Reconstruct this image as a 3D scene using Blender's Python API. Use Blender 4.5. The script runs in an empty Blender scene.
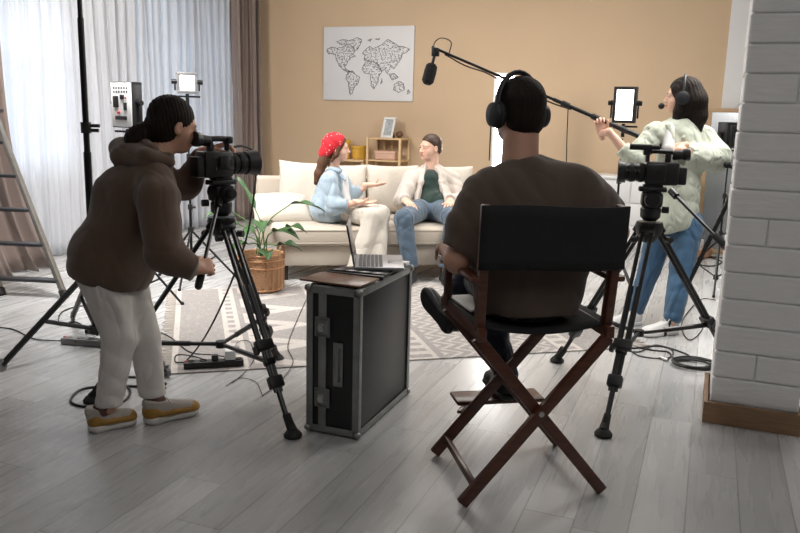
import bpy, bmesh, math, random
import numpy as np
from mathutils import Vector, Matrix

# ------------------------------------------------------------ camera
F_PX = 778.0
PITCH, YAW, ROLL, CAM_H = math.radians(11.05), math.radians(21.4), math.radians(1.5), 1.35
_f = Vector((-math.sin(YAW)*math.cos(PITCH), math.cos(YAW)*math.cos(PITCH), -math.sin(PITCH)))
_r0 = _f.cross(Vector((0, 0, 1))).normalized()
_u0 = _r0.cross(_f)
_r = _r0*math.cos(ROLL) + _u0*math.sin(ROLL)
_u = _u0*math.cos(ROLL) - _r0*math.sin(ROLL)
scene = bpy.context.scene
COL = scene.collection
cd = bpy.data.cameras.new('camera')
cam = bpy.data.objects.new('camera', cd)
COL.objects.link(cam)
M = Matrix((_r, _u, -_f)).transposed().to_4x4()
M.translation = Vector((0, 0, CAM_H))
cam.matrix_world = M
cd.sensor_width = 36.0
cd.lens = F_PX/800.0*36.0
cd.clip_start = 0.05
scene.camera = cam

def P(x, y, D):
    """world point that lies D metres ahead of the camera at photo pixel (x, y); used to read real positions"""
    return Vector((0, 0, CAM_H)) + (_f + _r*((x-400)/F_PX) - _u*((y-266.5)/F_PX))*D

def G(x, y, z=0.0):
    """world point at height z seen at photo pixel (x, y)"""
    d = _f + _r*((x-400)/F_PX) - _u*((y-266.5)/F_PX)
    return Vector((0, 0, CAM_H)) + d*((z-CAM_H)/d.z)

# ------------------------------------------------------------ world, lights, exposure
vs = scene.view_settings
vs.view_transform = 'Standard'
vs.look = 'None'
vs.exposure = 0.0
vs.gamma = 1.0
vs.use_curve_mapping = False
w = bpy.data.worlds.new('world')
scene.world = w
w.use_nodes = True
bg = w.node_tree.nodes['Background']
bg.inputs[0].default_value = (0.62, 0.74, 0.90, 1)
bg.inputs[1].default_value = 1.0

def area(name, loc, target, sx, sy, power, color=(1, 1, 1), spread=180, shape='RECTANGLE'):
    l = bpy.data.lights.new(name, 'AREA')
    l.shape = shape
    l.size, l.size_y = sx, sy
    l.energy = power
    l.color = color
    l.spread = math.radians(spread)
    o = bpy.data.objects.new(name, l)
    COL.objects.link(o)
    o.location = loc
    d = Vector(target) - Vector(loc)
    o.rotation_euler = d.to_track_quat('-Z', 'Y').to_euler()
    return o

# daylight through the two curtained windows of the left wall (lamps stand outside the panes)
area('window_daylight', (-7.6, 2.3, 3.4), (-5.4, 4.9, 1.3), 2.0, 2.0, 70, (0.90, 0.95, 1.0))
area('window_daylight_far', (-7.3, 5.2, 4.7), (-5.4, 6.8, 1.0), 1.2, 1.2, 300, (0.90, 0.95, 1.0))
# studio softboxes that light the set from both sides
area('set_softbox_left', (-4.3, 4.2, 2.6), (-2.2, 8.6, 1.2), 0.9, 0.9, 85, (1.0, 0.93, 0.85))
area('set_softbox_right', (0.3, 5.9, 2.5), (-2.6, 6.6, 0.7), 0.7, 0.7, 48, (1.0, 0.95, 0.88))
area('overhead_fill_set', (-2.2, 6.6, 2.85), (-2.2, 6.6, 0), 1.6, 1.6, 46, (1.0, 0.95, 0.88))  # unseen fill added overhead to brighten the sofa and the set floor
area('window_side_fill', (-3.2, 3.9, 2.9), (-3.9, 4.9, 0.0), 0.7, 0.7, 45, (1.0, 0.98, 0.96), 105)  # added fill out of view, lifts the floor near the window
area('overhead_light_middle', (0.2, 4.9, 2.9), (-0.1, 4.6, 0), 1.2, 1.2, 26, (1.0, 0.98, 0.95), 120)  # unseen area light over the floor behind the pillar
area('overhead_fill_front', (0.2, 0.8, 2.85), (0.2, 1.2, 0), 1.6, 1.6, 20, (1.0, 0.97, 0.94))  # added overhead fill that brightens foreground floor and pillar

# ------------------------------------------------------------ materials
MATS = {}
def mat(name, col, rough=0.6, metal=0.0, bump=0.0, bscale=60.0, var=0.0, vscale=6.0, spec=None, coat=0.0, sheen=0.0, trans=0.0, stretch=None, fold=0.0, fscale=4.0):
    """procedural material: base colour with a soft noise variation and a fine noise bump"""
    if name in MATS: return MATS[name]
    m = bpy.data.materials.new(name)
    m.use_nodes = True
    nt = m.node_tree
    b = nt.nodes['Principled BSDF']
    c = tuple(col) + (1,)
    b.inputs['Base Color'].default_value = c
    b.inputs['Roughness'].default_value = rough
    b.inputs['Metallic'].default_value = metal
    if spec is not None: b.inputs['Specular IOR Level'].default_value = spec
    b.inputs['Coat Weight'].default_value = coat
    b.inputs['Sheen Weight'].default_value = sheen
    b.inputs['Transmission Weight'].default_value = trans
    tc = nt.nodes.new('ShaderNodeTexCoord')
    mp = nt.nodes.new('ShaderNodeMapping')
    nt.links.new(tc.outputs['Object'], mp.inputs[0])
    if stretch: mp.inputs['Scale'].default_value = stretch
    if var > 0:
        n = nt.nodes.new('ShaderNodeTexNoise'); n.inputs['Scale'].default_value = vscale; n.inputs['Detail'].default_value = 4
        nt.links.new(mp.outputs[0], n.inputs['Vector'])
        r = nt.nodes.new('ShaderNodeMapRange')
        r.inputs[1].default_value = 0.3; r.inputs[2].default_value = 0.7
        r.inputs[3].default_value = 1-var; r.inputs[4].default_value = 1+var
        nt.links.new(n.outputs[0], r.inputs[0])
        v = nt.nodes.new('ShaderNodeVectorMath'); v.operation = 'SCALE'
        v.inputs[0].default_value = col
        nt.links.new(r.outputs[0], v.inputs['Scale'])
        nt.links.new(v.outputs[0], b.inputs['Base Color'])
    if bump > 0:
        n = nt.nodes.new('ShaderNodeTexNoise'); n.inputs['Scale'].default_value = bscale; n.inputs['Detail'].default_value = 3
        nt.links.new(mp.outputs[0], n.inputs['Vector'])
        bp = nt.nodes.new('ShaderNodeBump'); bp.inputs['Strength'].default_value = bump; bp.inputs['Distance'].default_value = 0.01
        nt.links.new(n.outputs[0], bp.inputs['Height'])
        nt.links.new(bp.outputs[0], b.inputs['Normal'])
        if fold > 0:
            n2 = nt.nodes.new('ShaderNodeTexNoise'); n2.inputs['Scale'].default_value = fscale; n2.inputs['Detail'].default_value = 1.2; n2.inputs['Distortion'].default_value = 1.0
            mp2 = nt.nodes.new('ShaderNodeMapping'); mp2.inputs['Scale'].default_value = (1.5, 1.5, 0.9); mp2.inputs['Rotation'].default_value = (0.5, 0.4, 0)
            nt.links.new(tc.outputs['Object'], mp2.inputs[0]); nt.links.new(mp2.outputs[0], n2.inputs['Vector'])
            rg_ = nt.nodes.new('ShaderNodeMath'); rg_.operation = 'SUBTRACT'; rg_.inputs[1].default_value = 0.5; nt.links.new(n2.outputs[0], rg_.inputs[0])
            ab = nt.nodes.new('ShaderNodeMath'); ab.operation = 'ABSOLUTE'; nt.links.new(rg_.outputs[0], ab.inputs[0])
            b2 = nt.nodes.new('ShaderNodeBump'); b2.inputs['Strength'].default_value = fold; b2.inputs['Distance'].default_value = 0.10
            nt.links.new(ab.outputs[0], b2.inputs['Height']); nt.links.new(b2.outputs[0], bp.inputs['Normal'])
    MATS[name] = m
    return m

def emit(name, col, strength):
    m = bpy.data.materials.new(name); m.use_nodes = True
    b = m.node_tree.nodes['Principled BSDF']
    b.inputs['Base Color'].default_value = (0.8, 0.8, 0.8, 1)
    b.inputs['Emission Color'].default_value = tuple(col) + (1,)
    b.inputs['Emission Strength'].default_value = strength
    return m

class NT:
    """small helper for custom node materials"""
    def __init__(s, name):
        s.m = bpy.data.materials.new(name); s.m.use_nodes = True
        s.t = s.m.node_tree; s.b = s.t.nodes['Principled BSDF']
    def n(s, kind, **kw):
        o = s.t.nodes.new(kind)
        for k, v in kw.items(): setattr(o, k, v)
        return o
    def l(s, a, b): s.t.links.new(a, b)
    def math(s, op, a, b=None, c=None):
        o = s.n('ShaderNodeMath', operation=op)
        for i, v in enumerate((a, b, c)):
            if v is None: continue
            if hasattr(v, 'links'): s.l(v, o.inputs[i])
            else: o.inputs[i].default_value = v
        return o.outputs[0]
    def mix(s, f, a, b):
        o = s.n('ShaderNodeMix', data_type='RGBA')
        for i, v in ((0, f), (6, a), (7, b)):
            if hasattr(v, 'links'): s.l(v, o.inputs[i])
            else: o.inputs[i].default_value = v if i == 0 else tuple(v) + (1,)
        return o.outputs[2]

black_plastic = mat('black_plastic', (0.012, 0.012, 0.013), 0.42, bump=0.05, bscale=300)
black_metal = mat('black_metal', (0.010, 0.010, 0.011), 0.32, 0.3)
black_rubber = mat('black_rubber', (0.012, 0.012, 0.012), 0.75)
cable_mat = mat('black_cable', (0.010, 0.010, 0.010), 0.5)
steel = mat('brushed_steel', (0.55, 0.55, 0.56), 0.32, 0.9, var=0.1, vscale=40)
alu = mat('case_aluminium', (0.27, 0.28, 0.27), 0.42, 0.6, var=0.15, vscale=18)
skin = mat('skin', (0.60, 0.33, 0.23), 0.5, var=0.08, vscale=25, bump=0.03, bscale=220)
skin_pale = mat('pale_skin', (0.72, 0.45, 0.34), 0.5, var=0.08, vscale=25)
hair_dark = mat('dark_brown_hair', (0.012, 0.007, 0.005), 0.65, spec=0.2, bump=0.6, bscale=30, stretch=(6, 6, 0.6), var=0.3, vscale=14)
hair_brown = mat('brown_hair', (0.10, 0.045, 0.022), 0.55, spec=0.3, bump=0.6, bscale=30, stretch=(6, 6, 0.6), var=0.3, vscale=14)
lip_mat = mat('lips', (0.50, 0.14, 0.12), 0.4)
eye_mat = mat('eye_dark', (0.03, 0.02, 0.015), 0.15)
white_plastic = mat('white_plastic', (0.75, 0.75, 0.75), 0.4)

# ------------------------------------------------------------ objects
def tag(o, label=None, cat=None, group=None, kind=None):
    if label: o['label'] = label
    if cat: o['category'] = cat
    if group: o['group'] = group
    if kind: o['kind'] = kind
    return o

def thing(name, label, cat, loc=(0, 0, 0), group=None):
    o = bpy.data.objects.new(name, None)
    COL.objects.link(o)
    o.location = loc
    o.empty_display_size = 0.1
    return tag(o, label, cat, group)

def world_loc(o):
    v = Vector(o.location)
    while o.parent:
        o = o.parent; v = v + Vector(o.location)
    return v

def make_obj(name, verts, faces, m, parent=None, origin=None, smooth=True, auto=None, mats=None, midx=None):
    """link one mesh object whose vertices are given in world coordinates"""
    verts = np.asarray(verts, dtype=np.float64).reshape(-1, 3)
    me = bpy.data.meshes.new(name)
    if parent is not None: base = world_loc(parent)
    elif origin is not None: base = Vector(origin)
    else:
        lo, hi = verts.min(0), verts.max(0)
        base = Vector(((lo[0]+hi[0])/2, (lo[1]+hi[1])/2, lo[2]))
    v = verts - np.array(base)
    if isinstance(faces, np.ndarray): faces = faces.tolist()
    me.from_pydata(v.tolist(), [], faces)
    for mm in (mats or [m]): me.materials.append(mm)
    if midx is not None: me.polygons.foreach_set('material_index', midx)
    me.polygons.foreach_set('use_smooth', [smooth]*len(me.polygons))
    me.update()
    o = bpy.data.objects.new(name, me)
    COL.objects.link(o)
    if parent is not None: o.parent = parent
    else: o.location = base
    if smooth and auto:
        try: me.set_sharp_from_angle(angle=math.radians(auto))
        except Exception: pass
    return o

def basis_from(z, x=None):
    z = Vector(z).normalized()
    if x is None: x = Vector((0, 0, 1)) if abs(z.z) < 0.9 else Vector((1, 0, 0))
    x = Vector(x); x = (x - z*x.dot(z)).normalized()
    y = z.cross(x)
    return x, y, z

class MB:
    """collects boxes, tubes, lathes and prisms in a local frame and links them as ONE mesh object"""
    def __init__(s, frame=None):
        s.v = []; s.f = []; s.M = frame if frame is not None else Matrix.Identity(4)
    def add(s, vs_, fs_, M_=None):
        n = len(s.v)
        T = s.M @ M_ if M_ is not None else s.M
        s.v += [tuple(T @ Vector(p)) for p in vs_]
        s.f += [[i+n for i in f] for f in fs_]
        return s
    def box(s, c, size, rot=None, bev=0.0, taper=1.0):
        """box at centre c; bev chamfers every edge"""
        hx, hy, hz = (a/2 for a in size)
        T = Matrix.Translation(Vector(c)) @ (rot.to_4x4() if rot is not None else Matrix.Identity(4))
        b = min(bev, 0.49*min(size))
        if b <= 0:
            vs_ = [(x*hx*(taper if z > 0 else 1), y*hy*(taper if z > 0 else 1), z*hz) for z in (-1, 1) for y in (-1, 1) for x in (-1, 1)]
            return s.add(vs_, [(0, 2, 3, 1), (4, 5, 7, 6), (0, 1, 5, 4), (2, 6, 7, 3), (0, 4, 6, 2), (1, 3, 7, 5)], T)
        bm = bmesh.new()
        bmesh.ops.create_cube(bm, size=1.0)
        for v in bm.verts:
            t = taper if v.co.z > 0 else 1
            v.co = Vector((v.co.x*2*hx*t, v.co.y*2*hy*t, v.co.z*2*hz))
        bmesh.ops.bevel(bm, geom=bm.edges[:], offset=b, segments=2 if b < 0.03 else 4, profile=0.5, affect='EDGES')
        bm.verts.index_update()
        vs_ = [tuple(v.co) for v in bm.verts]; fs_ = [[v.index for v in f.verts] for f in bm.faces]
        bm.free()
        return s.add(vs_, fs_, T)
    def tube(s, pts, r, seg=10, cap=True, closed=False, flat=1.0, up=None):
        pts = [Vector(p) for p in pts]
        n = len(pts)
        rs = list(r) if isinstance(r, (list, tuple)) else [r]*n
        vs_, fs_ = [], []
        prev = None
        for i, p in enumerate(pts):
            if closed: t = pts[(i+1) % n] - pts[i-1]
            else: t = pts[min(i+1, n-1)] - pts[max(i-1, 0)]
            t = t.normalized() if t.length > 1e-9 else Vector((0, 0, 1))
            if prev is None: x, y, _ = basis_from(t, up)
            else:
                x = (prev - t*prev.dot(t))
                x = x.normalized() if x.length > 1e-6 else basis_from(t)[0]
                y = t.cross(x)
            prev = x
            for k in range(seg):
                a = 2*math.pi*k/seg
                vs_.append(tuple(p + x*(rs[i]*math.cos(a)) + y*(rs[i]*flat*math.sin(a))))
        m_ = n if closed else n-1
        for i in range(m_):
            j = (i+1) % n
            for k in range(seg):
                k2 = (k+1) % seg
                fs_.append((i*seg+k, i*seg+k2, j*seg+k2, j*seg+k))
        if cap and not closed:
            fs_.append(tuple(reversed(range(seg)))); fs_.append(tuple(range((n-1)*seg, n*seg)))
        return s.add(vs_, fs_)
    def bar(s, a, b, w_, t_, up=(0, 0, 1), bev=0.0):
        """rectangular bar from a to b, w_ wide sideways and t_ thick along up"""
        a, b = Vector(a), Vector(b)
        z = (b-a); L = z.length; z.normalize()
        y = Vector(up); y = (y - z*y.dot(z)).normalized(); x = y.cross(z)
        R = Matrix((x, y, z)).transposed()
        return s.box((a+b)/2, (w_, t_, L), R, bev)
    def lathe(s, prof, c=(0, 0, 0), axis=(0, 0, 1), seg=24, cap=True, sx=1.0, sy=1.0):
        """prof: list of (radius, height along axis)"""
        x, y, z = basis_from(axis)
        c = Vector(c); vs_, fs_ = [], []
        for (r, h) in prof:
            for k in range(seg):
                a = 2*math.pi*k/seg
                vs_.append(tuple(c + z*h + x*(r*sx*math.cos(a)) + y*(r*sy*math.sin(a))))
        for i in range(len(prof)-1):
            for k in range(seg):
                k2 = (k+1) % seg
                fs_.append((i*seg+k, i*seg+k2, (i+1)*seg+k2, (i+1)*seg+k))
        if cap:
            fs_.append(tuple(reversed(range(seg)))); fs_.append(tuple(range((len(prof)-1)*seg, len(prof)*seg)))
        return s.add(vs_, fs_)
    def cyl(s, a, b, r, seg=16, r2=None):
        a, b = Vector(a), Vector(b)
        return s.lathe([(r, 0), (r if r2 is None else r2, (b-a).length)], a, b-a, seg)
    def ball(s, c, r, seg=14, squash=(1, 1, 1)):
        vs_, fs_ = [], []
        rings = seg//2
        for i in range(rings+1):
            th = math.pi*i/rings
            for k in range(seg):
                a = 2*math.pi*k/seg
                vs_.append((c[0]+r*squash[0]*math.sin(th)*math.cos(a), c[1]+r*squash[1]*math.sin(th)*math.sin(a), c[2]-r*squash[2]*math.cos(th)))
        for i in range(rings):
            for k in range(seg):
                k2 = (k+1) % seg
                fs_.append((i*seg+k, i*seg+k2, (i+1)*seg+k2, (i+1)*seg+k))
        return s.add(vs_, fs_)
    def prism(s, poly, z0, z1, M_=None):
        n = len(poly)
        vs_ = [(x, y, z0) for x, y in poly] + [(x, y, z1) for x, y in poly]
        fs_ = [tuple(reversed(range(n))), tuple(range(n, 2*n))] + [(i, (i+1) % n, n+(i+1) % n, n+i) for i in range(n)]
        return s.add(vs_, fs_, M_)
    def grid(s, fn, nu, nv, wrap=False):
        vs_ = [tuple(fn(i/nu, j/nv)) for j in range(nv+1) for i in range(nu+1)]
        fs_ = [(j*(nu+1)+i, j*(nu+1)+i+1, (j+1)*(nu+1)+i+1, (j+1)*(nu+1)+i) for j in range(nv) for i in range(nu)]
        return s.add(vs_, fs_)
    def build(s, name, m, parent=None, smooth=True, auto=35, label=None, cat=None, group=None, kind=None, solid=0.0, bevel=0.0, origin=None, subsurf=0):
        o = make_obj(name, s.v, s.f, m, parent, origin, smooth, auto)
        if solid:
            md = o.modifiers.new('Solidify', 'SOLIDIFY'); md.thickness = solid; md.offset = 0
        if bevel:
            md = o.modifiers.new('Bevel', 'BEVEL'); md.width = bevel; md.segments = 2; md.limit_method = 'ANGLE'
        if subsurf:
            md = o.modifiers.new('Subsurf', 'SUBSURF'); md.levels = subsurf; md.render_levels = subsurf
        return tag(o, label, cat, group, kind)

def frame(o, x, y=None, z=(0, 0, 1)):
    """local frame with x and z given (y = z cross x)"""
    x = Vector(x).normalized(); z = Vector(z); z = (z - x*z.dot(x)).normalized(); y = z.cross(x)
    T = Matrix((x, y, z)).transposed().to_4x4(); T.translation = Vector(o)
    return T

def bez(pts, n=10):
    """smooth curve through points (Catmull-Rom)"""
    pts = [Vector(p) for p in pts]
    q = [pts[0]*2-pts[1]] + pts + [pts[-1]*2-pts[-2]]
    out = []
    for i in range(1, len(q)-2):
        a, b, c, d = q[i-1], q[i], q[i+1], q[i+2]
        for k in range(n):
            t = k/n
            out.append(0.5*((2*b) + (c-a)*t + (2*a-5*b+4*c-d)*t*t + (3*b-a-3*c+d)*t**3))
    out.append(pts[-1])
    return out
# ------------------------------------------------------------ organic shapes: blended round cones meshed into one skin
def _np(v): return np.array([v[0], v[1], v[2]], dtype=np.float32)

class Field:
    def __init__(s, h=0.008): s.h = h; s.ops = []; s.disp = None
    def cap(s, a, b, ra, rb=None, k=0.02): s.ops.append(('c', _np(a), _np(b), float(ra), float(ra if rb is None else rb), k)); return s
    def chain(s, pts, rs, k=0.02):
        s.ops.append(('ch', [_np(p) for p in pts], [float(r) for r in rs], k)); return s
    def ell(s, c, r, R=None, k=0.02): s.ops.append(('e', _np(c), _np(r), np.array(R if R is not None else Matrix.Identity(3), dtype=np.float32), k)); return s
    def box(s, c, r, R=None, rnd=0.01, k=0.01): s.ops.append(('b', _np(c), _np(r), np.array(R if R is not None else Matrix.Identity(3), dtype=np.float32), rnd, k)); return s
    def sub_ell(s, c, r, R=None, k=0.01): s.ops.append(('se', _np(c), _np(r), np.array(R if R is not None else Matrix.Identity(3), dtype=np.float32), k)); return s
    def sub_cap(s, a, b, ra, rb=None, k=0.01): s.ops.append(('sc', _np(a), _np(b), float(ra), float(ra if rb is None else rb), k)); return s
    def cut(s, p, n, rad=9.0):
        """remove everything on the side of p that n points to, within rad of p"""
        n = Vector(n).normalized(); s.ops.append(('p', _np(p), _np(n), rad)); return s
    def mesh(s):
        lo, hi = np.full(3, 1e9), np.full(3, -1e9)
        for o in s.ops:
            if o[0] == 'c':
                lo = np.minimum(lo, np.minimum(o[1]-o[3], o[2]-o[4])); hi = np.maximum(hi, np.maximum(o[1]+o[3], o[2]+o[4]))
            elif o[0] == 'ch':
                for p_, r_ in zip(o[1], o[2]): lo = np.minimum(lo, p_-r_); hi = np.maximum(hi, p_+r_)
            elif o[0] in 'eb':
                e = np.abs(o[3]) @ o[2]
                lo = np.minimum(lo, o[1]-e); hi = np.maximum(hi, o[1]+e)
        h = s.h; lo = lo-0.03; hi = hi+0.03
        n = np.ceil((hi-lo)/h).astype(int)+1
        ax = [(lo[i]+h*np.arange(n[i])).astype(np.float32) for i in range(3)]
        D = np.full(n, 1.0, dtype=np.float32)
        def block(l_, h_):
            i0 = np.clip(np.floor((l_-lo)/h).astype(int), 0, n); i1 = np.clip(np.ceil((h_-lo)/h).astype(int)+1, 0, n)
            sl = tuple(slice(a, b) for a, b in zip(i0, i1))
            X, Y, Z = np.meshgrid(*[ax[i][sl[i]] for i in range(3)], indexing='ij', sparse=True)
            return sl, X, Y, Z
        def d_cap(X, Y, Z, a, b, ra, rb):
            ab = b-a; L2 = float(ab@ab)+1e-12
            t = np.clip(((X-a[0])*ab[0]+(Y-a[1])*ab[1]+(Z-a[2])*ab[2])/L2, 0, 1)
            return np.sqrt((X-a[0]-ab[0]*t)**2+(Y-a[1]-ab[1]*t)**2+(Z-a[2]-ab[2]*t)**2)-(ra+(rb-ra)*t)
        def d_ell(X, Y, Z, c, r, R):
            dx, dy, dz = X-c[0], Y-c[1], Z-c[2]
            q = [(dx*R[0, i]+dy*R[1, i]+dz*R[2, i])/r[i] for i in range(3)]
            k0 = np.sqrt(q[0]**2+q[1]**2+q[2]**2)
            k1 = np.sqrt((q[0]/r[0])**2+(q[1]/r[1])**2+(q[2]/r[2])**2)+1e-9
            return k0*(k0-1)/k1
        def d_box(X, Y, Z, c, r, R, rnd):
            dx, dy, dz = X-c[0], Y-c[1], Z-c[2]
            q = [np.abs(dx*R[0, i]+dy*R[1, i]+dz*R[2, i])-(r[i]-rnd) for i in range(3)]
            out = np.sqrt(sum(np.maximum(a, 0)**2 for a in q))
            return out + np.minimum(np.maximum(q[0], np.maximum(q[1], q[2])), 0) - rnd
        for o in s.ops:
            if o[0] == 'p':
                X, Y, Z = np.meshgrid(*ax, indexing='ij', sparse=True)
                d = (X-o[1][0])*o[2][0]+(Y-o[1][1])*o[2][1]+(Z-o[1][2])*o[2][2]
                if o[3] < 5: d = np.minimum(d, o[3]-np.sqrt((X-o[1][0])**2+(Y-o[1][1])**2+(Z-o[1][2])**2))
                np.maximum(D, d, out=D); continue
            k = o[-1]; mrg = 3*h+k
            if o[0] == 'ch':
                l_ = np.min([p_-r_ for p_, r_ in zip(o[1], o[2])], axis=0)-mrg; h_ = np.max([p_+r_ for p_, r_ in zip(o[1], o[2])], axis=0)+mrg
                sl, X, Y, Z = block(l_, h_); d = None
                for i in range(len(o[1])-1):
                    e_ = d_cap(X, Y, Z, o[1][i], o[1][i+1], o[2][i], o[2][i+1])
                    if d is None: d = e_
                    else:
                        kk = 0.02; hh = np.clip(0.5+0.5*(d-e_)/kk, 0, 1); d = d+(e_-d)*hh-kk*hh*(1-hh)
                B = D[sl]; hh = np.clip(0.5+0.5*(B-d)/k, 0, 1); D[sl] = B+(d-B)*hh-k*hh*(1-hh); continue
            if o[0] in ('c', 'sc'):
                l_ = np.minimum(o[1]-o[3], o[2]-o[4])-mrg; h_ = np.maximum(o[1]+o[3], o[2]+o[4])+mrg
            else:
                e = np.abs(o[3]) @ o[2]; l_ = o[1]-e-mrg; h_ = o[1]+e+mrg
            sl, X, Y, Z = block(l_, h_)
            if o[0] in ('c', 'sc'): d = d_cap(X, Y, Z, o[1], o[2], o[3], o[4])
            elif o[0] in ('e', 'se'): d = d_ell(X, Y, Z, o[1], o[2], o[3])
            else: d = d_box(X, Y, Z, o[1], o[2], o[3], o[4])
            B = D[sl]
            if o[0] in ('sc', 'se'):
                d = -d; hh = np.clip(0.5-0.5*(B-d)/k, 0, 1); D[sl] = B+(d-B)*hh+k*hh*(1-hh)
            else:
                hh = np.clip(0.5+0.5*(B-d)/k, 0, 1); D[sl] = B+(d-B)*hh-k*hh*(1-hh)
        if s.disp is not None:
            X, Y, Z = np.meshgrid(*ax, indexing='ij', sparse=True)
            idx = np.nonzero(np.abs(D) < 0.04)
            D[idx] += s.disp(ax[0][idx[0]], ax[1][idx[1]], ax[2][idx[2]]).astype(np.float32)
        return surface_nets(D, lo, h)

def surface_nets(D, lo, h):
    S = D < 0
    nx, ny, nz = D.shape
    C = np.zeros((nx-1, ny-1, nz-1), dtype=np.int8)
    offs = [(i, j, k) for i in (0, 1) for j in (0, 1) for k in (0, 1)]
    for (i, j, k) in offs: C += S[i:nx-1+i, j:ny-1+j, k:nz-1+k]
    act = np.argwhere((C > 0) & (C < 8))
    idx = -np.ones(C.shape, dtype=np.int64); idx[tuple(act.T)] = np.arange(len(act))
    acc = np.zeros((len(act), 3)); cnt = np.zeros(len(act))
    vals = {o: D[act[:, 0]+o[0], act[:, 1]+o[1], act[:, 2]+o[2]].astype(np.float64) for o in offs}
    for a in offs:
        for ax_ in range(3):
            if a[ax_]: continue
            b = list(a); b[ax_] = 1; b = tuple(b)
            va, vb = vals[a], vals[b]
            m = (va < 0) != (vb < 0)
            t = np.where(m, va/(va-vb+1e-20), 0)
            p = np.array(a, float)[None, :].repeat(len(act), 0); p[:, ax_] += t
            acc += np.where(m[:, None], p, 0); cnt += m
    V = lo + h*(act + acc/cnt[:, None])
    faces = []
    for ax_ in range(3):
        u, v = (ax_+1) % 3, (ax_+2) % 3
        A = [slice(None)]*3; B = [slice(None)]*3
        A[ax_] = slice(0, -1); B[ax_] = slice(1, None)
        Sa, Sb = S[tuple(A)], S[tuple(B)]
        e = np.argwhere(Sa != Sb)
        ok = (e[:, u] > 0) & (e[:, v] > 0) & (e[:, u] < D.shape[u]-1) & (e[:, v] < D.shape[v]-1)
        e = e[ok]
        q = []
        for (du, dv) in ((-1, -1), (0, -1), (0, 0), (-1, 0)):
            c = e.copy(); c[:, u] += du; c[:, v] += dv
            q.append(idx[tuple(c.T)])
        q = np.stack(q, 1)
        flip = ~Sa[tuple(e.T)]
        q[flip] = q[flip][:, ::-1]
        faces.append(q)
    return V, np.concatenate(faces)

def join(ms):
    vs_, fs_, n = [], [], 0
    for v, f in ms:
        vs_.append(v); fs_.append(f+n); n += len(v)
    return np.concatenate(vs_), np.concatenate(fs_)

def folds(amp=0.004, f=38.0, seed=0, dir_=(0.4, 0.3, 1.0)):
    """soft cloth folds: warped ridges"""
    rng = np.random.RandomState(seed)
    ph = rng.rand(8)*6.28
    d = np.array(dir_, float); d /= np.linalg.norm(d)
    def fn(x, y, z):
        wv = 1.6*np.sin(11*x+ph[0])+1.4*np.sin(13*y+ph[1]+5*z)+1.2*np.sin(9*z+ph[2]+7*x)
        a = np.sin(f*(x*d[0]+y*d[1]+z*d[2])+wv+ph[3])
        b = np.sin(f*0.53*(x*d[2]-y*d[0]+z*d[1])+wv*1.3+ph[4])
        g = 0.5+0.5*np.sin(4.1*x+ph[5])*np.sin(3.7*y+4.3*z+ph[6])
        return amp*(1.5*(0.45-np.abs(a)**0.75)*(0.35+g)+0.7*b*(1.2-g))
    return fn

def org(name, fields, m, parent=None, label=None, **kw):
    ms = [f.mesh() for f in fields]
    v, f = join(ms) if len(ms) > 1 else ms[0]
    o = make_obj(name, v, f, m, parent, smooth=True, **kw)
    if label: o['label'] = label
    return o

def V3(*a): return Vector(a)

def head(fld, c, fwd, up, s=1.0, male=False):
    """head with face: brow, eye sockets, nose, lips, chin, ears; returns its frame"""
    fwd = Vector(fwd).normalized(); up = Vector(up); up = (up-fwd*up.dot(fwd)).normalized(); rt = fwd.cross(up)
    R = Matrix((rt, fwd, up)).transposed()
    c = Vector(c)
    L = lambda x, y, z: c + R @ Vector((x*s, y*s, z*s))
    E = lambda p, r, k=0.015: fld.ell(L(*p), [a*s for a in r], R, k*s)
    E((0, -0.012, 0.032), (0.074, 0.094, 0.085))
    E((0, 0.030, -0.025), (0.060, 0.062, 0.080), 0.03)
    E((0, 0.045, -0.080), (0.040 if male else 0.034, 0.040, 0.028), 0.03)
    E((0.036, 0.040, -0.035), (0.026, 0.034, 0.026), 0.02); E((-0.036, 0.040, -0.035), (0.026, 0.034, 0.026), 0.02)
    E((0, 0.076, 0.020), (0.048, 0.014, 0.010 if male else 0.008), 0.02)
    fld.sub_ell(L(0.031, 0.100, 0.004), [0.017*s, 0.016*s, 0.012*s], R, 0.012*s)
    fld.sub_ell(L(-0.031, 0.100, 0.004), [0.017*s, 0.016*s, 0.012*s], R, 0.012*s)
    E((0.031, 0.080, 0.003), (0.013, 0.011, 0.010), 0.004); E((-0.031, 0.080, 0.003), (0.013, 0.011, 0.010), 0.004)
    fld.cap(L(0, 0.086, 0.010), L(0, 0.108, -0.030), 0.007*s, 0.011*s, 0.012*s)
    E((0.011, 0.098, -0.034), (0.008, 0.010, 0.007), 0.006); E((-0.011, 0.098, -0.034), (0.008, 0.010, 0.007), 0.006)
    E((0, 0.090, -0.056), (0.022, 0.009, 0.006), 0.006); E((0, 0.087, -0.067), (0.019, 0.009, 0.007), 0.006)
    for sx in (-1, 1):
        E((0.076*sx, -0.006, -0.008), (0.009, 0.018, 0.032), 0.006)
        fld.sub_ell(L(0.086*sx, -0.002, -0.006), [0.006*s, 0.010*s, 0.018*s], R, 0.004*s)
    return L, R

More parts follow.
